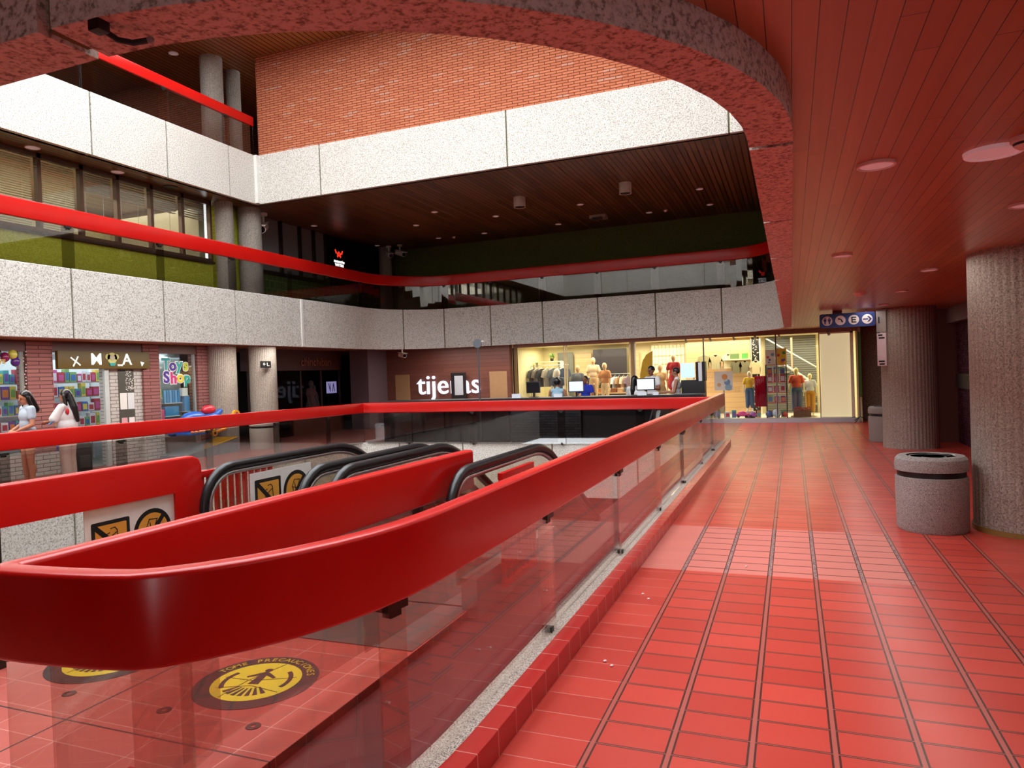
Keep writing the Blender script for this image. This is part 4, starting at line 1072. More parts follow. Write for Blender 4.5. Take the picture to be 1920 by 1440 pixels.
person('woman with dark tied hair in white sleeveless top, facing left beside the kiosk screen', (-2.52, 16.9, 0), R(95), 1.63, 'b2765a',
       (((.24, .05, 1.05), (.2, .3, 1.05)), ((-.24, .05, 1.05), (-.2, .3, 1.05))), ('short', '2a1416'), 'ece8e8', '22252e', vox=.013, top_style='vest', bottom_style='trousers', head=(0, -.15))

# ------------------------------------------------------------------ kiosk behind the far railing
blk = plain('141214', .35)
e = empty('kiosk_counter', (-5.5, 15.7, 0), 'long black kiosk counter standing right behind the far red railing', 'counter')
for a, b in [(-9.6, -7.9), (-7.85, -6.2), (-6.15, -4.45), (-4.4, -2.75), (-2.7, -1.75)]:
    bm = B(); box(bm, a, b, 15.42, 15.47, .0, 1.0); part(bm, 'front_panel', M['grey_brick'] if a in (-6.15,) else plain('1b1a1d', .3), e, smooth=False)
bm = B(); box(bm, -9.6, -1.75, 15.40, 15.95, 1.0, 1.045, bev=.006); part(bm, 'worktop', plain('2a2326', .35), e)
bm = B(); box(bm, -9.58, -1.77, 15.90, 15.93, 0, 1.0); part(bm, 'back_panel', blk, e, smooth=False)
for i, (x, w, h) in enumerate([(-6.0, .22, .07), (-4.98, .2, .05), (-3.05, .2, .05), (-2.75, .12, .04)]):
    bm = B(); box(bm, x-w/2, x+w/2, 15.44, 15.45, 1.045, 1.045+h+.03, bev=.001); box(bm, x-w/2, x+w/2, 15.43, 15.52, 1.045, 1.05)
    o = finish(bm, 'counter_card', plain('dfe4ee', .5), smooth=False); tag(o, 'small white card on the kiosk counter, %s from the left' % ('first', 'second', 'third', 'fourth')[i], 'card')
def monitor(x, y, z, w, h, rz, label, face='15171c', lit=0):
    e = empty('monitor', (x, y, z), label, 'screen', rz=rz)
    bm = B(); box(bm, -w/2, w/2, -.02, .02, .10, .10+h, bev=.006); local(bm, 'casing', plain('1a1a1e', .4), e)
    bm = B(); box(bm, -w/2+.02, w/2-.02, -.023, -.0201, .12, .08+h); local(bm, 'display', emis(face, lit, 'screen_') if lit else plain(face, .2), e, smooth=False)
    bm = B(); cyl(bm, (0, .02, 0), (0, .02, .12), .02); box(bm, -.1, .1, -.06, .08, 0, .012); local(bm, 'stand', plain('1a1a1e', .4), e)
    return e
monitor(-5.68, 15.75, 1.045, .34, .27, 0, 'black monitor seen from behind at the left end of the kiosk seats')
monitor(-4.62, 15.72, 1.045, .36, .26, R(12), 'pale lit monitor between the curly-haired person and the yellow flag', 'cfdcf2', .35)
monitor(-3.02, 15.74, 1.045, .42, .27, R(-6), 'pale lit monitor in front of the man in white t-shirt', 'dce6f6', .35)
e = empty('kiosk_terminal', (-2.1, 16.8, 0), 'tall self-service terminal with a pale blue screen and black body', 'terminal')
bm = B(); box(bm, -2.38, -1.85, 16.65, 17.0, 0, 1.33, bev=.01); part(bm, 'body', blk, e)
bm = B(); box(bm, -2.38, -2.06, 16.62, 16.66, 1.38, 1.72, bev=.004); part(bm, 'screen', emis('bfe4f2', .4, 'screen_'), e)
bm = B(); box(bm, -2.04, -1.98, 16.64, 16.95, 1.3, 1.74); box(bm, -1.90, -1.83, 16.64, 16.95, 1.3, 1.74); part(bm, 'side_frame', blk, e, smooth=False)
bm = B(); box(bm, -1.98, -1.90, 16.64, 16.9, 1.3, 1.72); part(bm, 'white_panel', plain('dfe0e4', .4), e, smooth=False)
for i, (x, y, c) in enumerate([(-5.34, 16.42, 'left'), (-3.42, 16.4, 'right')]):
    e = empty('kiosk_stool', (x, y, 0), f'dark swivel stool under the seated kiosk visitor, {c} of two', 'stool')
    bm = B(); lathe(bm, [(0, .60), (.17, .60), (.19, .62), (.18, .645), (0, .65)], (x, y+.05, 0)); part(bm, 'seat', blk, e)
    bm = B(); cyl(bm, (x, y+.05, .03), (x, y+.05, .61), .025); part(bm, 'post', M['steel'], e)
    bm = B(); lathe(bm, [(0, 0), (.2, 0), (.2, .015), (.03, .04), (0, .04)], (x, y+.05, 0)); part(bm, 'base', M['steel'], e)
# yellow feather flag
e = empty('feather_flag', (-3.42, 18.0, 0), 'curved yellow feather flag standing behind the kiosk', 'flag')
bm = B(); pts = [(-.17, .55), (-.19, 1.0), (-.17, 1.45), (-.10, 1.80), (.0, 1.98), (.17, 2.07), (.16, 1.7), (.11, 1.2), (.05, .75), (.0, .5)]
a = [bm.verts.new((-3.42+p[0], 18.0+.02*math.sin(p[1]*6), p[1])) for p in pts]; b = [bm.verts.new((v.co.x, v.co.y+.008, v.co.z)) for v in a]
bm.faces.new(a); bm.faces.new(b[::-1])
for k in range(len(a)): bm.faces.new((a[k], b[k], b[(k+1) % len(a)], a[(k+1) % len(a)]))
part(bm, 'banner', plain('c8960c', .6), e, smooth=False)
bm = B(); tube(bm, [(-3.45, 18.02, .0), (-3.6, 18.02, .6), (-3.61, 18.02, 1.1), (-3.58, 18.02, 1.5), (-3.5, 18.02, 1.85), (-3.38, 18.02, 2.0), (-3.25, 18.02, 2.07)], .008, 6); part(bm, 'pole', M['black'], e)
bm = B(); lathe(bm, [(0, 0), (.18, 0), (.18, .02), (0, .03)], (-3.45, 18.02, 0)); part(bm, 'base', M['black'], e)
# pole with round plate
e = empty('round_plate_pole', (-6.87, 15.3, 0), 'thin grey pole with a small round grey plate and a little white lamp', 'pole')
bm = B(); cyl(bm, (-6.87, 15.3, 0), (-6.87, 15.3, 2.42), .022, .018); part(bm, 'pole', plain('5a5e66', .4, .3), e)
bm = B(); cyl(bm, (-6.87, 15.27, 2.36), (-6.87, 15.30, 2.36), .105, .105, 40); part(bm, 'round_plate', plain('666c74', .5), e)
bm = B(); cyl(bm, (-6.80, 15.29, 2.40), (-6.70, 15.27, 2.40), .012, .028, 16); part(bm, 'lamp', M['white'], e)

# ------------------------------------------------------------------ clothes shop at the end of the corridor
cream = plain('e6dcae', .7)
wall('wall_shop_back', -8.2, 1.64, 23.9, 23.99, 0, 2.57, cream)
wall('wall_shop_left', -8.3, -8.2, 21.0, 24, 0, 2.57, cream)
wall('wall_shop_right', 1.62, 1.74, 21.1, 24, 0, 2.57, cream)
wall('ceiling_shop', -8.2, 1.64, 21.2, 24, 2.50, 2.56, plain('d8cfae', .8))
wall('floor_shop', -8.2, 1.62, 21.15, 24, .0, .10, plain('d8d4c4', .4))
wall('trim_12', -8.2, 1.66, 21.0, 21.12, 0, .12, plain('b9bec6', .4))
wall('trim_13', -8.2, 1.66, 21.0, 21.12, 2.44, 2.57, plain('8a6a58', .5))
for k, (a, b) in enumerate([(-8.1, -6.55), (-6.45, -4.5), (-4.32, -2.35), (-2.33, -.4), (-.38, .70)]):
    bm = B(); box(bm, a-.03, a, 21.03, 21.09, .12, 2.44); box(bm, b, b+.03, 21.03, 21.09, .12, 2.44)
    w = struct(bm, f'window_{k+20}', plain('c9b98a' if k < 2 else 'b8b8b0', .4), smooth=False)
    bm = B(); box(bm, a, b, 21.05, 21.06, .12, 2.44); finish(bm, 'pane', M['glass_clear'], w, smooth=False)
bm = B(); box(bm, -8.24, -8.1, 21.0, 21.1, 0, 2.44); box(bm, -4.45, -4.36, 21.0, 21.1, 0, 2.44); struct(bm, 'trim_14', plain('7a6238', .5), smooth=False)
# light box panel at the right end
e = empty('light_box', (1.15, 21.1, .1), 'tall cream illuminated panel in a pale frame, right end of the clothes shop front', 'panel')
bm = B(); box(bm, .74, 1.48, 21.12, 21.16, .14, 2.40); part(bm, 'panel', NT('lit_cream').set(hx('d8cfa8'), .8, em=hx('d8caa0'), es=.35), e, smooth=False)
bm = B(); box(bm, 1.48, 1.56, 21.02, 21.16, .12, 2.46); box(bm, .72, 1.56, 21.02, 21.16, 2.40, 2.46); box(bm, .72, 1.56, 21.02, 21.16, .08, .14); part(bm, 'frame', plain('e2dcc0', .5), e, smooth=False)
# wooden panelling and dark screens inside
def panel(name, x0, x1, z0, z1, y, mat, label, cat='panel', th=.04):
    bm = B(); box(bm, x0, x1, y, y+th, z0, z1); o = finish(bm, name, mat, smooth=False); tag(o, label, cat); return o
panel('wood_panelling', -3.15, -1.18, .1, 2.5, 23.3, M['shop_wood'], 'pale wooden wall behind the hanging shirts in the clothes shop')
panel('dark_screen', -6.3, -5.15, .1, 2.35, 23.6, plain('2e2a30', .4), 'large dark grey screen on the back of the clothes shop, behind the bald mannequins', 'screen')
panel('wood_panelling', -7.0, -6.4, .1, 2.25, 23.75, M['shop_wood'], 'smaller wooden board left of the dark screen in the clothes shop')
panel('wood_panelling', -5.1, -4.75, .1, 2.2, 23.75, M['shop_wood'], 'pale wooden board right of the dark screen in the clothes shop')
panel('grey_screen', -7.6, -7.05, .1, 2.3, 23.7, plain('6d7068', .5), 'grey board at the left of the clothes shop', 'screen')
panel('white_frame', -4.3, -3.2, .1, 2.46, 23.6, plain('ece6c4', .6), 'tall cream framed display behind the yellow flag', 'display')
bm = B()
for k in range(9): box(bm, -4.2+k*.12, -4.19+k*.12, 23.57, 23.60, 1.3, 2.4)
for k in range(4): box(bm, -4.25, -3.25, 23.57, 23.60, 1.5+k*.27, 1.51+k*.27)
o = finish(bm, 'display_grid', plain('b0a888', .6), smooth=False); tag(o, 'wire grid on the cream framed display in the clothes shop', 'grid')
# fretwork column
e = empty('fretwork_screen', (-1.0, 22.9, .1), 'white fretwork panel over black, beside the wooden wall of the clothes shop', 'panel')
bm = B(); box(bm, -1.14, -.88, 22.92, 22.95, .1, 2.48); part(bm, 'black_board', M['black'], e, smooth=False)
bm = B(); random.seed(11)
for k in range(46):
    z = .3+k*.047; ax_ = Vector((1, 0, 0)); c = Vector((-1.01+random.uniform(-.07, .07), 22.918, z)); ring(bm, .018, .03, c, ax_, Vector((0, 0, 1)), .004, random.randint(0, 180), 200+random.randint(0, 120), 12)
box(bm, -1.14, -1.12, 22.91, 22.93, .1, 2.48); box(bm, -.90, -.86, 22.9, 22.93, .1, 2.48)
part(bm, 'white_fretwork', plain('efe9cf', .6), e, smooth=False)
# staircase seen through the right pane
e = empty('staircase', (0, 23.5, .1), 'staircase with a white handrail rising to the left behind the right shop window', 'stairs')
bm = B(); box(bm, -.75, .72, 23.82, 23.88, .1, 2.5); part(bm, 'ribbed_wall', plank_mat('ribbed_grey_wall', (.16, .17, .15), (.2, .21, .19), .07, 'z', .6, .006), e, smooth=False)
bm = B()
for k in range(9): box(bm, -.7+k*.16, -.54+k*.16, 23.4, 23.8, 1.95-k*.2, 2.0-k*.2)
part(bm, 'treads', plain('8a8a80', .6), e, smooth=False)
for z, nm in ((.0, 'stringer'), (.55, 'handrail')):
    bm = B(); tube(bm, [(-.72, 23.36, 2.0+z*.8), (.70, 23.36, .95+z)], .035 if z == 0 else .02, 8); part(bm, nm, plain('d9d8cc', .4), e)
bm = B(); tube(bm, [(.02, 23.36, 1.4), (.02, 23.36, 2.45)], .03, 8); part(bm, 'post', plain('b89a80', .5), e)
# track spotlights
for i, (x, y) in enumerate([(-2.9, 21.5), (-2.2, 21.5), (-1.54, 21.5), (-.31, 21.5), (.94, 21.0), (-.95, 21.5)]):
    e = empty('spotlight', (x, y, 2.5), 'small grey spotlight inside the clothes shop window, %s from the left' % ('first', 'second', 'third', 'fifth', 'sixth', 'fourth')[i], 'spotlight')
    bm = B(); box(bm, -.03, .03, -.03, .03, -.05, 0); local(bm, 'adapter', plain('6a6458', .4), e, smooth=False)
    bm = B(); cyl(bm, (0, 0, -.06), (.03, -.05, -.13), .03, .038, 16); local(bm, 'head', plain('9a948a', .4), e)
# clothing
def garment(x, y, z, col, label, rz=0., s=1., group=None, kind='shirt'):
    e = empty('hanging_'+kind, (x, y, z), label, kind, group, rz=rz)
    bm = B(); pts = [(-.07, .0), (-.2, -.05), (-.26, -.24), (-.17, -.27), (-.15, -.2), (-.16, -.52), (.16, -.52), (.15, -.2), (.17, -.27), (.26, -.24), (.2, -.05), (.07, 0), (.0, -.07)]
    a = [bm.verts.new((p[0]*s, -.035, p[1]*s)) for p in pts]; b = [bm.verts.new((p[0]*s, .035, p[1]*s)) for p in pts]
    bm.faces.new(a); bm.faces.new(b[::-1])
    for k in range(13): bm.faces.new((a[k], b[k], b[(k+1) % 13], a[(k+1) % 13]))
    bmesh.ops.triangulate(bm, faces=bm.faces[:]); local(bm, 'fabric', NT('cloth_'+col).set(hx(col), .9), e, smooth=False)
    bm = B(); tube(bm, [(-.14*s, 0, -.03*s), (0, 0, .05*s), (.14*s, 0, -.03*s)], .005, 6); tube(bm, [(0, 0, .05*s), (0, 0, .1*s)], .004, 6); local(bm, 'hanger', M['steel'], e)
    return e
garment(-2.55, 23.0, 1.98, '8f8a66', 'olive patterned shirt hanging leftmost on the wooden wall', s=.85)
garment(-2.2, 23.0, 1.98, 'a09a78', 'greyish patterned shirt hanging second on the wooden wall', s=.85)
garment(-1.82, 23.0, 1.99, 'd8cfa6', 'cream shirt hanging third on the wooden wall', s=.85)
garment(-1.58, 22.8, 1.76, '6e6c52', 'dark khaki shirt hanging low under the small shelf', s=.7)
garment(-1.32, 22.8, 1.76, '7e7a60', 'grey khaki shirt hanging low beside the dark khaki one', s=.7)
garment(-1.0, 22.7, 1.74, 'cfc29a', 'sand coloured shirt hanging low before the fretwork panel', s=.75)
for i, (x, c) in enumerate([(-8.0, '5a5a5e'), (-7.85, '8a857c'), (-7.7, '3e4048'), (-7.5, 'b8b0a0'), (-7.3, '6a7078'), (-7.1, 'd2ccc0'), (-6.95, '3c4a66')]):
    garment(x, 22.3, 1.75, c, '%s garment from the left on the clothes shop rack' % ('first', 'second', 'third', 'fourth', 'fifth', 'sixth', 'seventh')[i], rz=R(60), s=1.15, kind='garment')
e = empty('clothes_rack', (-7.5, 22.3, .1), 'metal clothes rack at the left end of the clothes shop', 'rack')
bm = B(); tube(bm, [(-8.1, 22.3, .1), (-8.1, 22.3, 1.86), (-6.8, 22.3, 1.86), (-6.8, 22.3, .1)], .014, 8); part(bm, 'frame', M['steel'], e)
e = empty('wall_shelf', (-1.6, 22.9, 1.8), 'narrow pale shelf above the low hanging shirts', 'shelf')
bm = B(); box(bm, -1.95, -1.12, 22.75, 23.29, 1.80, 1.83); part(bm, 'board', plain('e6dfc0', .5), e, smooth=False)
for x, c, w, l in [(-1.62, '5f7a4a', .26, 'dark green striped box on the narrow shelf'), (-1.32, '4f9a48', .18, 'bright green box on the narrow shelf')]:
    bm = B(); box(bm, x-w/2, x+w/2, 22.85, 22.98, 1.83, 2.0, bev=.004); o = finish(bm, 'display_box', plain(c, .6)); tag(o, l, 'box')
def mannequin(label, x, y, z, H, rz, col, clothes, bust=False):
    e = empty('mannequin', (x, y, z), label, 'mannequin', rz=rz); k = H/1.6; m_ = plain(col, .45)
    pr = [('e', V(0, .01, 1.48)*k, (.075*k, .09*k, .115*k)), ('c', V(0, 0, 1.28)*k, .05*k, V(0, 0, 1.40)*k, .043*k), ('e', V(0, 0, 1.18)*k, (.14*k, .09*k, .14*k)), ('e', V(0, 0, 1.0)*k, (.11*k, .08*k, .14*k)), ('e', V(0, 0, .88)*k, (.14*k, .1*k, .11*k)), ('c', V(-.12, 0, 1.29)*k, .045*k, V(.12, 0, 1.29)*k, .045*k)]
    if not bust:
        for s in (1, -1):
            pr += [('c', V(.15*s, 0, 1.28)*k, .045*k, V(.21*s, .02, 1.04)*k, .032*k), ('c', V(.21*s, .02, 1.04)*k, .032*k, V(.22*s, .08, .82)*k, .024*k), ('e', V(.22*s, .09, .77)*k, (.025*k, .035*k, .05*k)),
                   ('c', V(.08*s, 0, .82)*k, .08*k, V(.09*s, .02, .44)*k, .05*k), ('c', V(.09*s, .02, .44)*k, .05*k, V(.09*s, 0, .08)*k, .033*k), ('c', V(.09*s, 0, .05)*k, .033*k, V(.09*s, .12, .035)*k, .028*k)]
    blob('figure', m_, e, pr, .016, 3)
    for kind, c in clothes:
        if kind == 'top':
            q = [('e', V(0, 0, 1.18)*k, (.16*k, .11*k, .15*k)), ('e', V(0, 0, 1.0)*k, (.15*k, .11*k, .14*k)), ('c', V(-.13, 0, 1.29)*k, .055*k, V(.13, 0, 1.29)*k, .055*k)]
            for s in (1, -1): q.append(('c', V(.15*s, 0, 1.28)*k, .06*k, V(.2*s, .01, 1.12)*k, .06*k))
            blob('top', plain(c, .85), e, q, .016, 3)
        elif kind == 'skirt': blob('skirt', plain(c, .85), e, [('c', V(0, 0, .9)*k, .15*k, V(0, 0, .6)*k, .22*k)], .016, 3)
        else: blob('trousers', plain(c, .85), e, [('e', V(0, 0, .88)*k, (.16*k, .12*k, .1*k))]+[('c', V(.085*s, 0, .82)*k, .095*k, V(.09*s, .01, .2)*k, .075*k) for s in (1, -1)], .016, 3)
    bm = B(); cyl(bm, (0, -.0, 0), (0, 0, .012), .16*k, .16*k, 24)
    if z > .11: box(bm, -.2*k, .2*k, -.17*k, .17*k, .1-z, 0)
    local(bm, 'plinth', plain('cfc8b4', .5), e)
    return e
mannequin('bald beige mannequin head and shoulders, tallest of the two before the dark screen', -5.98, 22.4, .52, 1.55, R(180), 'd8b98c', [('top', 'e0c8a4')])
mannequin('bald beige mannequin, lower one before the dark screen', -5.52, 22.05, .33, 1.55, R(160), 'd8b98c', [('top', 'c98a5a')])
mannequin('beige mannequin in grey top left of the dark screen', -6.45, 22.2, .28, 1.55, R(180), 'd0b088', [('top', '6f747a')])
mannequin('white mannequin in blue-grey jacket near the garment rack', -7.0, 21.8, .1, 1.62, R(180), 'e4dccc', [('top', '566070'), ('trousers', '3c4454')])
mannequin('mannequin in a red dress raised on a stand behind the yellow flag', -3.35, 22.0, .55, 1.5, R(170), 'dcb08c', [('top', 'b02834'), ('skirt', 'b02834')])
mannequin('mannequin in sand coloured top behind the man in white', -3.8, 22.2, .1, 1.68, R(180), 'd8b088', [('top', 'c2a878'), ('trousers', '9a8a68')])
mannequin('small child mannequin in floral top and orange skirt at the shop window', -2.72, 21.7, .42, 1.02, R(200), 'ead6a8', [('top', 'e6d8cc'), ('skirt', 'e08a5a')])
mannequin('child mannequin in white and yellow top with jeans beside the pink curtain of cloth', -1.15, 21.7, .28, 1.18, R(180), 'f0ead0', [('top', 'e8c23a'), ('trousers', '4a6a8a')])
mannequin('child mannequin in coral polo shirt and blue shorts behind the right shop window', .12, 21.8, .14, 1.38, R(180), 'e8e2a8', [('top', 'e0674e'), ('trousers', '56708a')])
mannequin('child mannequin in pale shirt and orange bottom, far right of the shop window', .48, 21.9, .12, 1.22, R(170), 'efe8b8', [('top', 'cfdcea'), ('trousers', 'c8902a')])
# white poster stands and posters
def poster(x, y, z, w, h, cols, label, seed=1, frame=None):
    e = empty('poster', (x, y, z), label, 'poster'); random.seed(seed)
    if z < 1.5:
        bm = B(); box(bm, -.02, .02, .02, .05, .1-z, h*.8); box(bm, -w*.4, w*.4, -.06, .12, .1-z, .115-z); local(bm, 'stand', M['steel'], e, smooth=False)
    bm = B(); box(bm, -w/2, w/2, 0, .02, 0, h); local(bm, 'sheet', plain(frame or 'ece8e4', .5), e, smooth=False)
    for k, c in enumerate(cols):
        bm = B(); cx, cz = random.uniform(-w*.28, w*.28), h*(.15+.7*k/len(cols)); plate(bm, disc(w*random.uniform(.10, .2), 12), Vector((cx, -.0005, cz)), (1, 0, 0), (0, 0, 1), .003+.001*k); local(bm, 'print', plain(c, .6), e, smooth=False)
    return e
poster(-1.85, 21.5, .92, .52, .55, ['9ab8d8', 'e0b080', '7aa0d0', 'c8d4e0', 'e8a060'], 'white sketch poster on a stand in the middle shop window', 2)
poster(-.55, 21.4, 1.62, .26, .42, ['6a9ad0', '3a5aa0', 'd05a60', '88b8e0'], 'blue and white poster on top of the toy shelf, left of two', 4)
poster(-.26, 21.4, 1.62, .28, .45, ['e08030', '5a50c0', 'e8c030', 'd04040', '48a060'], 'orange and purple poster on top of the toy shelf, right of two', 5, 'f0c84a')
# toy shelf tower
e = empty('toy_shelf', (-.42, 21.5, .1), 'black shelf tower with coral shelves in the right shop window', 'shelf')
for x in (-.68, -.14):
    bm = B(); box(bm, x-.015, x+.015, 21.42, 21.75, .1, 1.62); part(bm, 'upright', M['black'], e, smooth=False)
for z in (.52, .82, 1.10, 1.32, 1.60):
    bm = B(); box(bm, -.67, -.15, 21.42, 21.75, z, z+.02); part(bm, 'shelf_board', plain('d0604a', .5), e, smooth=False)
random.seed(21)
cols = [('pink', 'c05a94'), ('blue', '4a74b8'), ('orange', 'd08048'), ('white', 'd8d8e0'), ('yellow', 'd8c25a'), ('teal', '4a9aa4'), ('red', 'b04450'), ('green', '7aa868'), ('purple', '6c54a0')]
def toybox(x, y, z, w, d, h, ci, label, group, rz=0., name='toy_box'):
    e = empty(name, (x, y, z), label, 'toy box', group, rz=rz)
    bm = B(); box(bm, -w/2, w/2, -d/2, d/2, 0, h, bev=.003); bx = local(bm, 'carton', plain(cols[ci][1], .5), e, smooth=False)
    c2 = cols[(ci+3) % 9][1]; bm = B(); box(bm, -w*.36, w*.36, -d/2-.002, -d/2+.001, h*.15, h*.75); local(bm, 'front_print', plain(c2, .5), bx, smooth=False)
    return e
lv = {.12: 'bottom', .54: 'second', .84: 'third', 1.12: 'fourth', 1.34: 'top'}
for z, n in lv.items():
    for k in range(3):
        ci = random.randint(0, 8); toybox(-.58+k*.17, 21.52, z, .13, .12, .17+random.random()*.05, ci, f'{cols[ci][0]} toy box, {("left", "middle", "right")[k]} on the {n} level of the black shelf tower', 'toy boxes on the shelf tower')
# pink curtain of cloth
e = empty('hanging_cloth', (-.85, 21.6, .1), 'bright pink hanging cloth with deep folds in the middle of the shop window', 'cloth')
bm = B(); n = 40; top = []; bot = []
for k in range(n+1):
    x = -1.0+.30*k/n; y = 21.6+.03*math.sin(k*1.3); top.append(bm.verts.new((x, y, 1.3))); bot.append(bm.verts.new((x*1.0, y, .42)))
for k in range(n): bm.faces.new((top[k], top[k+1], bot[k+1], bot[k]))
bmesh.ops.solidify(bm, geom=bm.faces[:], thickness=.006); part(bm, 'folds', plain('c01850', .7), e)
# toys on the window sill
def toy_car(x, y, z, col, label, s=1., rz=0.):
    e = empty('toy_car', (x, y, z), label, 'toy car', rz=rz)
    blob('car_body', plain(col, .35), e, [('b', V(0, 0, .07)*s, (.16*s, .07*s, .035*s)), ('e', V(-.01, 0, .12)*s, (.10*s, .06*s, .05*s))], .008, 3)
    for a in (-.1, .1):
        for b in (-.075, .075):
            bm = B(); cyl(bm, V(a, b-.012, .035)*s, V(a, b+.012, .035)*s, .036*s, .036*s, 18); local(bm, 'wheel', M['black'], e)
    return e
toy_car(-1.35, 21.45, .12, 'd83a8a', 'pink toy car on the clothes shop window sill', 1.1)
toy_car(-2.45, 21.45, .12, '8a92a0', 'silver-grey toy car at the left of the window sill, beside the railing end', 1.1)
toy_car(-1.05, 21.5, .12, 'a050b0', 'purple toy car on the window sill beside the pink one', .9, .3)
def ball(x, y, r, c, label):
    bm = B(); ell(bm, (0, 0, r), (r, r, r), seg=24); o = finish(bm, 'toy_ball', plain(c, .4)); o.location = (x, y, .12); tag(o, label, 'ball')
ball(-.62, 21.4, .10, '3a5a98', 'dark blue ball on the window sill under the shelf tower, left of three')
ball(-.42, 21.38, .12, 'b8c8de', 'pale blue ball on the window sill under the shelf tower, middle of three')
ball(-.2, 21.42, .08, 'c04030', 'red ball on the window sill under the shelf tower, right of three')
e = empty('planter', (.25, 21.5, .12), 'woven planter box full of tiny reddish flowers at the right of the shop window', 'planter')
bm = B(); box(bm, .02, .48, 21.38, 21.6, .12, .30, bev=.01); part(bm, 'basket', plain('6a4a30', .8), e)
bm = B(); random.seed(5)
for _ in range(110): ell(bm, (random.uniform(.03, .47), random.uniform(21.38, 21.6), random.uniform(.30, .40)), (.018, .018, .018), seg=6)
o = part(bm, 'blossoms', plain('9a4a40', .8), e); o['kind'] = 'stuff'
for i, (x, c, w, h) in enumerate([(-2.2, 4, .14, .2), (-1.98, 7, .12, .24), (-1.76, 3, .14, .18), (-1.58, 5, .12, .22), (-.9, 2, .1, .2), (.12-.02, 6, .0, .0)]):
    if w: toybox(x, 21.42, .12, w, .1, h, c, f'{cols[c][0]} toy box standing on the window sill, {("first", "second", "third", "fourth", "fifth")[i]} from the left', 'toy boxes on the window sill')
# green banner with tripod at the right end of the front
e = empty('banner_stand', (1.66, 20.8, 0), 'narrow green banner on a black tripod at the right corner of the clothes shop', 'banner')
bm = B(); box(bm, 1.66, 1.72, 20.78, 20.80, .68, 2.4); part(bm, 'banner', plain('3f6a24', .7), e, smooth=False)
bm = B(); cyl(bm, (1.655, 20.8, .15), (1.655, 20.8, 2.42), .01); part(bm, 'pole', M['black'], e)
for a in (0, 120, 240):
    bm = B(); cyl(bm, (1.655, 20.8, .16), (1.655+.3*math.cos(R(a)), 20.8+.3*math.sin(R(a)), .01), .008); part(bm, 'leg', M['black'], e)

# more stock in the clothes shop
e = empty('clothes_rack', (-6.0, 23.3, .1), 'second clothes rack at the back, before the dark screen', 'rack')
bm = B(); tube(bm, [(-6.7, 23.2, .1), (-6.7, 23.2, 1.5), (-4.9, 23.2, 1.5), (-4.9, 23.2, .1)], .014, 8); part(bm, 'frame', M['steel'], e)
for i, c in enumerate(['8a4a3a', 'd8c8a8', '3a4a5a', 'c8a070', 'e4dccc', '5a6a58', 'b86a4a', '2a2c34', 'c8ccd2', '9a7a5a', 'd8b8a0', '6a5a6a']):
    garment(-6.62+i*.145, 23.2, 1.40, c, '%s garment from the left on the back rack of the clothes shop' % ('first', 'second', 'third', 'fourth', 'fifth', 'sixth', 'seventh', 'eighth', 'ninth', 'tenth', 'eleventh', 'twelfth')[i], rz=R(68), s=.95, kind='garment')
e = empty('display_table', (-5.3, 22.8, .1), 'low wooden display table in the clothes shop behind the kiosk seats', 'table')
bm = B(); box(bm, -6.0, -4.65, 22.62, 23.02, .86, .90); part(bm, 'tabletop', M['shop_wood'], e, smooth=False)
for x in (-5.95, -4.7):
    for y in (22.66, 22.98):
        bm = B(); box(bm, x-.02, x+.02, y-.02, y+.02, .1, .86); part(bm, 'leg', M['steel'], e, smooth=False)
for i, c in enumerate(['d08a5a', 'e8e0d0', '8a5a40', 'c8a888', '5a6a7a', 'e0c8b0']):
    bm = B()
    for k in range(5): box(bm, -.085, .085, -.11, .11, k*.028, k*.028+.024, bev=.006)
    o = finish(bm, 'folded_clothes', plain(c, .9)); o.location = (-5.35+i*.125 if i > 5 else -5.86+i*.22, 22.82, .90)
    tag(o, '%s stack of folded clothes from the left on the display table' % ('first', 'second', 'third', 'fourth', 'fifth', 'sixth')[i], 'clothes', 'folded clothes on the display table')
e = empty('potted_plant', (-7.55, 23.0, 2.0), 'small green plant in a dark pot on the high shelf of the clothes shop', 'plant')
bm = B(); lathe(bm, [(0, 0), (.05, 0), (.065, .1), (0, .1)], (-7.55, 22.9, 2.0)); part(bm, 'pot', M['black'], e)
bm = B()
for k in range(9):
    a = k*.7; ell(bm, (-7.55+.06*math.cos(a), 22.9+.06*math.sin(a), 2.16+.03*(k % 3)), (.035, .015, .07), a, .5, seg=8)
o = part(bm, 'foliage', plain('5a7a2a', .7), e)
bm = B(); box(bm, -8.1, -7.2, 22.75, 23.05, 1.97, 2.0); o = finish(bm, 'wall_shelf', plain('e6dfc0', .5), smooth=False); tag(o, 'cream shelf with a plant above the garment rack', 'shelf')
bm = B(); box(bm, -7.22, -7.18, 22.75, 23.05, .1, 1.97); box(bm, -8.14, -8.1, 22.75, 23.05, .1, 1.97); finish(bm, 'side_panel', plain('e6dfc0', .5), o, smooth=False)

# ------------------------------------------------------------------ lit lettering on the wood-clad wall
e = empty('lit_lettering', (-10.4, 20.7, 1.3), 'glowing bluish-white shop lettering on the wood-clad wall, reading tijeras', 'sign')
lw = emis('dfe9ff', .8)
text_mesh('letters', 'tijeras', .92, lw, e, (-10.4, 20.71, 1.33), (PI/2, 0, 0), .03, bold=.0, world=True, space=1.02)
bm = B(); box(bm, -10.25, -9.72, 20.60, 20.63, 0, 1.72)
o = finish(bm, 'dark_poster_frame', plain('1f1719', .4), smooth=False); tag(o, 'dark rectangular frame standing before the middle of the glowing letters', 'frame')
bm = B(); box(bm, -10.12, -9.82, 20.59, 20.60, 1.0, 1.62); f2 = finish(bm, 'sheet', plain('c3c8cf', .5), o, smooth=False)

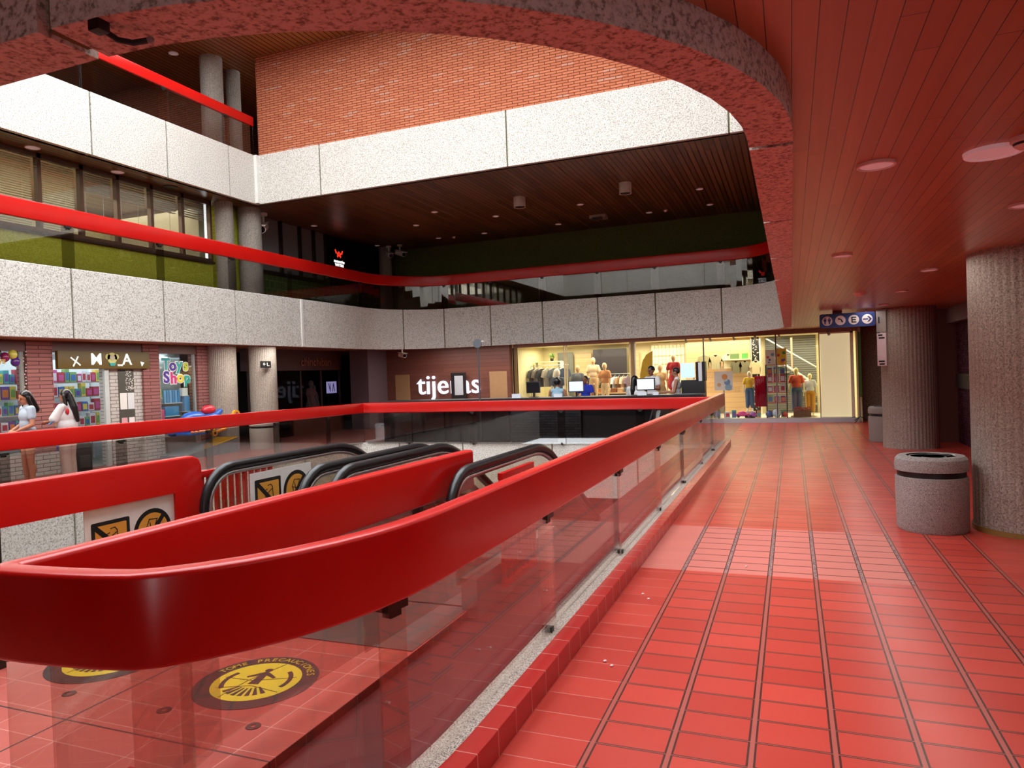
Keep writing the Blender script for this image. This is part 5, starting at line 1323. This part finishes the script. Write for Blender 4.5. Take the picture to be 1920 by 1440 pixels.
# ------------------------------------------------------------------ toy shop on the left
wall('wall_toy_back', -15.6, -15.45, 4, 13.6, 0, 2.57, plain('cfd8da', .7))
wall('ceiling_toy_shop', -15.5, -13.4, 4, 13.5, 2.42, 2.5, plain('d8dcdc', .7))
wall('floor_toy_shop', -15.5, -13.4, 4, 13.5, 0, .01, plain('8d8c88', .4))
def pier(n, y0, y1, z0=0, z1=2.57, mat=None, x=-13.3): return wall(n, x-.3, x, y0, y1, z0, z1, mat or M['pier_brick'])
pier('wall_pier_a', 9.02, 9.52); pier('wall_pier_b', 11.58, 12.0); pier('wall_pier_c', 13.12, 13.45); pier('wall_pier_d', 4, 5.6)
pier('wall_base_a', 5.6, 9.02, 0, .42, M['white_brick'], -13.28); pier('wall_base_aa', 9.02, 9.56, 0, .42, M['white_brick'], -13.27)
pier('wall_inner_white', 10.78, 11.58, 0, 2.05, M['white_brick'], -13.36); pier('wall_base_b', 11.5, 12.05, 0, .55, M['white_brick'], -13.27)
wall('wall_base_c', -13.55, -13.32, 12.0, 13.12, 0, .45, plain('6a5048', .7))
wall('wall_toy_header', -13.6, -13.32, 5.6, 13.45, 2.36, 2.57, plain('5a2a24', .4))
bm = B(); box(bm, -13.36, -13.30, 10.62, 10.72, 0, 2.05); struct(bm, 'door_1', plain('b9c2c0', .4), smooth=False)
for k, (a, b, z) in enumerate([(5.6, 9.0, .42), (12.02, 13.1, .45)]):
    bm = B(); box(bm, -13.42, -13.36, a, a+.05, z, 2.36); box(bm, -13.42, -13.36, b-.05, b, z, 2.36); box(bm, -13.42, -13.36, a, b, z, z+.05)
    w = struct(bm, f'window_{k+30}', plain('9a9a94', .4), smooth=False)
    bm = B(); box(bm, -13.40, -13.39, a+.05, b-.05, z+.05, 2.36); finish(bm, 'pane', M['glass_clear'], w, smooth=False)
bm = B(); box(bm, -13.355, -13.345, 10.98, 11.36, .6, 2.0); w = struct(bm, 'window_32', plain('4a4a44', .4), smooth=False)
for y0, z0, w_, h_, c in [(11.0, 1.15, .17, .35, 'dcdcd8'), (11.19, 1.15, .16, .35, 'd0d4d6'), (11.02, .72, .14, .25, 'd8a0a8'), (11.2, .72, .14, .25, 'e6e0e0')]:
    bm = B(); box(bm, -13.345, -13.34, y0, y0+w_, z0, z0+h_); finish(bm, 'paper', plain(c, .6), w, smooth=False)
bm = B(); random.seed(9)
for _ in range(90): plate(bm, disc(.009, 6), Vector((-13.345, random.uniform(11.16, 11.35), random.uniform(1.55, 1.98))), (0, 1, 0), (0, 0, 1), .002)
finish(bm, 'white_specks', M['white'], w, smooth=False)
# main sign
e = empty('shop_sign', (-13.28, 10.6, 2.2), 'olive-brown shop sign with white letters M A around a round green head logo', 'sign')
bm = B(); box(bm, -13.30, -13.22, 9.57, 11.68, 2.02, 2.38, bev=.004); part(bm, 'board', plain('5c4808', .45), e)
wl = NT('white_lit_letter').set(hx('f4f2ea'), .4, em=hx('f4f2ea'), es=.5)
for ch, y in (('M', 10.38), ('A', 11.10)):
    text_mesh('letter', ch, .34, wl, e, (-13.215, y, 2.205), (PI/2, 0, PI/2), .012, bold=.001, world=True)
bm = B(); plate(bm, disc(.115, 28, 0, .03), Vector((-13.219, 10.75, 2.21)), (0, 1, 0), (0, 0, 1), .006); plate(bm, disc(.06, 20, -.10, .06), Vector((-13.219, 10.75, 2.21)), (0, 1, 0), (0, 0, 1), .006); plate(bm, disc(.06, 20, .10, .06), Vector((-13.219, 10.75, 2.21)), (0, 1, 0), (0, 0, 1), .006)
part(bm, 'round_logo', plain('c8cc7a', .5), e, smooth=False)
bm = B(); plate(bm, disc(.06, 20, 0, .04), Vector((-13.212, 10.75, 2.21)), (0, 1, 0), (0, 0, 1), .004); part(bm, 'round_logo_centre', plain('b8b49a', .5), e, smooth=False)
bm = B(); plate(bm, [(-.08, -.07), (.08, -.07), (.05, -.13), (-.05, -.13)], Vector((-13.212, 10.75, 2.21)), (0, 1, 0), (0, 0, 1), .006); part(bm, 'teal_collar', plain('2aa0a0', .5), e, smooth=False)
text_mesh('letter', 'TOYS', .05, wl, e, (-13.215, 10.93, 2.09), (PI/2, 0, PI/2), .004, bold=.001, world=True)
bm = B()
for q in stroke([(-.09, .07), (.09, -.07)], .022)+stroke([(-.05, -.09), (.05, .09)], .022): plate(bm, q, Vector((-13.219, 9.93, 2.17)), (0, 1, 0), (0, 0, 1), .01)
part(bm, 'cross_shape', wl, e, smooth=False)
bm = B(); plate(bm, [(-.04, .05), (.05, .03), (-.01, -.05)], Vector((-13.219, 11.48, 2.12)), (0, 1, 0), (0, 0, 1), .01); part(bm, 'triangle_shape', wl, e, smooth=False)
# window lettering
e = empty('window_lettering', (-13.3, 12.55, 1.95), 'multicoloured bubble lettering reading Toys Shop on the toy shop window', 'sign')
outl = plain('f0f4f4', .5)
for word, cs, z, y0, w in (('Toys', ('2aa0a8', '4a2a90', '28a8a0', 'b8c828'), 2.10, 12.24, .19), ('Shop', ('4a2a90', 'd0287a', 'd8c828', '28a090'), 1.80, 12.24, .20)):
    for i, ch in enumerate(word):
        y = y0+i*w; zz = z+(-.01 if i % 2 else .01)
        text_mesh('letter_outline', ch, .36, outl, e, (-13.36, y, zz), (PI/2, 0, PI/2), .002, bold=.030, world=True)
        text_mesh('letter', ch, .36, plain(cs[i], .5), e, (-13.352, y, zz), (PI/2, 0, PI/2), .004, bold=.012, world=True)
# strip lamp in the window
for i, (y0, y1) in enumerate([(12.05, 12.75), (8.2, 8.95)]):
    bm = B(); box(bm, -13.95, -13.85, y0, y1, 2.27, 2.31); o = finish(bm, 'tube_lamp', emis('f4fbff', 3., 'tube_'), smooth=False); tag(o, 'white tube lamp in the '+('Toys Shop' if i == 0 else 'left toy shop')+' window', 'lamp')
# shelving with goods
def shelf_unit(y0, y1, label, levels, x=-14.9):
    e = empty('toy_shelving', (x, (y0+y1)/2, 0), label, 'shelving')
    for z in levels:
        bm = B(); box(bm, x-.3, x+.12, y0, y1, z-.025, z); part(bm, 'shelf_board', plain('e4e8ea', .5), e, smooth=False)
    for y in (y0, y1):
        bm = B(); box(bm, x-.3, x-.26, y-.02, y+.02, 0, 2.3); part(bm, 'upright', plain('e4e8ea', .5), e, smooth=False)
random.seed(31)
OW = ['first','second','third','fourth','fifth','sixth','seventh','eighth','ninth','tenth','eleventh','twelfth','thirteenth','fourteenth','fifteenth']
ord_ = ['lowest', 'second', 'third', 'fourth', 'fifth', 'highest']
for (y0, y1, nm) in [(8.9, 10.28, 'shelving behind the women'), (10.34, 11.75, 'shelving under the olive sign')]:
    lv = [.45, .80, 1.13, 1.46, 1.78]
    shelf_unit(y0, y1, 'white toy shop '+nm, lv)
    for li, z in enumerate(lv):
        y = y0+.06; k = 0
        while y < y1-.12:
            w_ = random.uniform(.085, .16); h_ = random.uniform(.17, .29); ci = random.choice([0, 1, 1, 3, 8, 5, 6, 4, 7])
            toybox(-14.82, y+w_/2, z, w_, .12, h_, ci, f'{cols[ci][0]} toy box, {OW[k]} from left, {ord_[li]} shelf, {nm}', 'toy boxes on the '+nm, rz=PI/2)
            y += w_+.015; k += 1
shelf_unit(6.2, 8.7, 'white shelving in the leftmost toy shop window', [.9, 1.3, 1.65, 2.0], x=-14.2)
for li, z in enumerate([1.3, 1.65]):
    for k in range(3):
        ci = (k*4+li*3) % 9; toybox(-14.12, 8.05+k*.21, z, .18, .12, .2, ci, f'{cols[ci][0]} toy box {("left", "middle", "right")[k]} on the {("lower", "upper")[li]} shelf of the leftmost window', 'toy boxes in the leftmost window', rz=PI/2)
bm = B(); box(bm, -13.8, -13.75, 7.6, 8.35, .95, 1.95); o = finish(bm, 'dark_board', plain('3c3c46', .3), smooth=False); tag(o, 'dark grey board in the leftmost toy shop window behind the woman in blue', 'board')
bm = B(); box(bm, -14.6, -14.5, 9.75, 10.25, 1.55, 1.98); o = finish(bm, 'wall_television', plain('201c20', .3), smooth=False); tag(o, 'dark box hanging under the left part of the olive sign', 'box')
# purple counter and black stroller
bm = B(); box(bm, -14.6, -14.3, 10.05, 10.75, 0, .42, bev=.01); o = finish(bm, 'purple_plinth', plain('4e2a86', .5)); tag(o, 'purple plinth at the foot of the toy shop shelves', 'plinth')
e = empty('black_bag', (-12.6, 9.5, 0), 'dark wheeled bag standing on the floor right of the woman in white', 'bag')
bm = B(); box(bm, -12.75, -12.5, 9.32, 9.66, .04, .60, bev=.05); part(bm, 'body', plain('2a2c2a', .7), e)
bm = B(); tube(bm, [(-12.62, 9.36, .58), (-12.66, 9.38, .86), (-12.66, 9.60, .86), (-12.62, 9.62, .58)], .012, 8); part(bm, 'handle', M['black'], e)
bm = B(); box(bm, -12.51, -12.485, 9.38, 9.6, .12, .36, bev=.01); part(bm, 'pocket', plain('3a3d3a', .7), e)
# balloons over the leftmost window
for i, (y, z, c, n_) in enumerate([(8.25, 2.28, '1c1a20', 'black'), (8.42, 2.31, '26222a', 'dark grey'), (8.56, 2.24, '7a1a4a', 'maroon'), (8.7, 2.29, 'c0b850', 'yellow-green'), (8.74, 2.16, '4a2070', 'purple'), (8.3, 2.08, 'c8b820', 'yellow')]):
    e = empty('balloon', (-13.2, y, z), f'{n_} balloon in the cluster at the top of the leftmost window', 'balloon', 'balloons over the leftmost toy shop window')
    bm = B(); ell(bm, (0, 0, 0), (.075, .075, .09), seg=20); local(bm, 'skin', plain(c, .25), e)
    bm = B(); cyl(bm, (0, 0, -.10), (0, 0, -.085), .012, .004, 8); local(bm, 'knot', plain(c, .3), e)
text = text_mesh('window_word', 'Toys', .16, plain('a8842a', .5), None, (-13.10, 8.35, 2.17), (PI/2, 0, PI/2), .004, bold=.004); tag(text, 'small golden word Toys among the balloons', 'sign')
# little lights on the pier edge
e = empty('fairy_lights', (-13.27, 9.0, 1.3), 'string of tiny white lights running down the edge of the first maroon brick pier', 'lights')
bm = B(); random.seed(2)
for k in range(22): ell(bm, (-13.28, 8.97+random.uniform(-.03, .03), 2.35-k*.06), (.012, .012, .012), seg=8)
o = part(bm, 'bulbs', plain('f2e8e0', .4), e); o['kind'] = 'stuff'
bm = B(); tube(bm, [(-13.285, 8.97, 2.4), (-13.285, 8.97, .9)], .003, 5); part(bm, 'wire', M['black'], e)
# goods in the Toys Shop window
for i, y in enumerate([12.34, 12.42, 12.50, 12.58, 12.66, 12.74]):
    bm = B(); box(bm, -.02, .02, -.032, .032, 0, .30, bev=.006); o = finish(bm, 'blue_toy_pack', plain('4a8ac0' if i % 2 else '6aa6d4', .4)); o.location = (-13.55, y, 1.22)
    tag(o, 'blue hanging toy pack, %s from the left in the Toys Shop window row' % ('first', 'second', 'third', 'fourth', 'fifth', 'sixth')[i], 'toy pack', 'blue packs in the Toys Shop window')
for y, z, w_, h_, c, l in [(12.14, 1.35, .16, .2, 'a8c828', 'lime green notice at the left of the Toys Shop window, upper'), (12.12, 1.08, .13, .26, '9ac024', 'lime green notice at the left of the Toys Shop window, lower'), (12.9, 1.38, .16, .18, 'e4ecec', 'white soft toy pack at the right of the Toys Shop window'),
                           (12.95, 1.0, .16, .36, '4a90c8', 'tall blue toy pack at the right of the Toys Shop window'), (12.5, .92, .4, .22, '3f86b8', 'wide blue carton at the foot of the Toys Shop window'), (12.2, .8, .16, .28, 'd05a80', 'pink toy carton at the foot of the Toys Shop window'), (12.55, .55, .5, .3, '5a9ad0', 'large pale blue carton low in the Toys Shop window')]:
    bm = B(); box(bm, -13.6, -13.5, y-w_/2, y+w_/2, z, z+h_, bev=.004); o = finish(bm, 'window_goods', plain(c, .5)); tag(o, l, 'toy pack')
e = empty('window_shelving', (-13.65, 12.5, .4), 'glass shelves and side rail carrying the packs in the Toys Shop window', 'shelving')
for z, y0, y1 in ((1.205, 12.30, 12.80), (1.365, 12.80, 13.0), (1.335, 12.05, 12.24), (1.065, 12.04, 12.20), (.985, 12.86, 13.05), (.905, 12.28, 12.72), (.785, 12.1, 12.28), (.535, 12.28, 12.82)):
    bm = B(); box(bm, -13.94, -13.49, y0, y1, z, z+.014); part(bm, 'shelf_board', plain('c8d2d4', .3), e, smooth=False)
wall('wall_window_backing', -14.0, -13.95, 12.0, 13.2, .0, 2.4, plain('b8c8cc', .6))
# coin ride aeroplane
e = empty('coin_ride', (-12.75, 12.5, 0), 'blue coin-operated aeroplane ride with orange trim on a grey and yellow wedge base', 'coin ride')
blob('fuselage', plain('1f55a8', .3), e, [('c', V(.0, -.72, .62), .13, V(0, .45, .78), .20), ('e', V(0, -.1, .86), (.2, .34, .16)), ('c', V(0, .4, .8), .18, V(0, .72, .98), .06)], .018, 4)
blob('canopy', plain('c02838', .3), e, [('e', V(0, .35, 1.02), (.12, .2, .12))], .018, 3)
bm = B(); box(bm, .1, .55, -.72, -.2, .52, .56, bev=.01); local(bm, 'wing', plain('2a66b8', .35), e)
bm = B()
for k in range(4): ell(bm, (.5, -.64+k*.11, .575), (.05, .045, .03), seg=10)
o = local(bm, 'orange_scoops', plain('d87a34', .5), e)
bm = B(); tube(bm, [(.35, .05, .50), (.35, .45, .56), (.3, .8, .74), (.25, .82, .9)], .035, 10); local(bm, 'orange_frame', plain('e08a20', .35), e)
for y, z, r in ((.0, .62, .10), (.1, .5, .07), (.8, .88, .11)):
    bm = B(); cyl(bm, (.36, y, z), (.42, y, z), r, r, 24); local(bm, 'orange_wheel', plain('e49a28', .35), e)
    bm = B(); cyl(bm, (.42, y, z), (.428, y, z), r*.5, r*.5, 20); local(bm, 'hub', plain('2a2420', .4), e)
bm = B(); box(bm, .2, .24, -.15, .0, .5, .72); local(bm, 'striped_panel', plain('c8c8d0', .4), e, smooth=False)
bm = B(); cyl(bm, (0, 0, .3), (0, 0, .6), .06); local(bm, 'pillar', M['steel'], e)
bm = B(); a = [(-.3, -.8, 0), (.45, -.8, 0), (.45, .78, 0), (-.3, .78, 0)]; zt = [.08, .08, .34, .34]
vs = [bm.verts.new(p) for p in a]; vt = [bm.verts.new((p[0], p[1], z)) for p, z in zip(a, zt)]
bm.faces.new(vs[::-1]); bm.faces.new(vt)
for k in range(4): bm.faces.new((vs[k], vs[(k+1) % 4], vt[(k+1) % 4], vt[k]))
local(bm, 'base', plain('7c8288', .4), e, smooth=False)
bm = B(); vs = [bm.verts.new(p) for p in [(-.2, .76, .352), (.46, .79, .352), (.46, -.3, .17), (.1, .1, .245)]]; bm.faces.new(vs); bmesh.ops.solidify(bm, geom=bm.faces[:], thickness=.01); local(bm, 'yellow_plate', plain('dca820', .4), e, smooth=False)
# exit sign on the column
e = empty('exit_sign', (-12.4, 14.45, 2.08), 'small black sign with white marks on the column behind the distant litter bin', 'sign')
bm = B(); box(bm, -12.40, -12.36, 14.25, 14.60, 1.99, 2.16); part(bm, 'board', M['black'], e, smooth=False)
bm = B(); plate(bm, [(-.12, .01), (-.08, .05), (-.08, .02), (-.04, .02), (-.04, 0), (-.08, 0), (-.08, -.03)], Vector((-12.36, 14.43, 2.075)), (0, 1, 0), (0, 0, 1), .003)
for q in stroke([(.03, .04), (.03, -.03), (.1, -.03)], .015): plate(bm, q, Vector((-12.36, 14.43, 2.075)), (0, 1, 0), (0, 0, 1), .003)
part(bm, 'marks', M['white'], e, smooth=False)
# dark boutique
wall('wall_boutique_fascia', -14.0, -13.8, 15.3, 19.7, 1.95, 2.57, plain('4a1e14', .5))
wall('wall_boutique_back', -16, -15.8, 15, 21, 0, 2.57, plain('1a1012', .8))
wall('wall_boutique_counter', -13.95, -13.8, 17.2, 19.7, 0, .62, plain('6a3420', .5))
bm = B()
for y in (15.4, 16.5, 17.6, 18.6, 19.6): box(bm, -13.88, -13.82, y, y+.05, 0, 1.95)
w = struct(bm, 'window_40', plain('3a1a16', .5), smooth=False)
bm = B(); box(bm, -13.86, -13.85, 15.4, 19.65, .0, 1.95); finish(bm, 'pane', glass_mat('dull_boutique_glass', (.7, .68, .68), 1.12), w, smooth=False)
o = text_mesh('boutique_lettering', 'chinchiban', .36, plain('a06a4a', .35, .3), None, (-13.78, 18.35, 2.2), (PI/2, 0, PI/2), .012); tag(o, 'thin bronze letters reading chinchiban over the dark boutique', 'sign')
mannequin('pale mannequin in a long pinkish dress inside the dark boutique window', -14.3, 18.72, .1, 1.55, R(-90), 'b0a0a0', [('top', 'b08a92'), ('skirt', 'b08a92')])
mannequin('smaller mannequin in a pale dress right of the first in the dark boutique', -14.5, 19.1, .1, 1.4, R(-90), 'a89a9a', [('top', '9a8088'), ('skirt', '9a8088')])
e = empty('lit_display', (-14.1, 19.5, 1.4), 'glowing lavender screen with dark letter shapes inside the dark boutique', 'screen')
bm = B(); box(bm, -14.2, -14.12, 19.4, 19.66, 0, 1.5); part(bm, 'stand', M['black'], e, smooth=False)
bm = B(); box(bm, -14.12, -14.08, 19.28, 19.78, 1.2, 1.58); part(bm, 'screen', emis('b8b4f4', .5, 'screen_'), e, smooth=False)
bm = B()
for q in stroke([(-.18, .12), (-.1, -.12), (-.1, .12)], .03)+stroke([(.02, -.12), (.08, .12), (.14, -.12)], .03): plate(bm, q, Vector((-14.079, 19.53, 1.39)), (0, 1, 0), (0, 0, 1), .003)
part(bm, 'letter_shapes', plain('2a2450', .5), e, smooth=False)
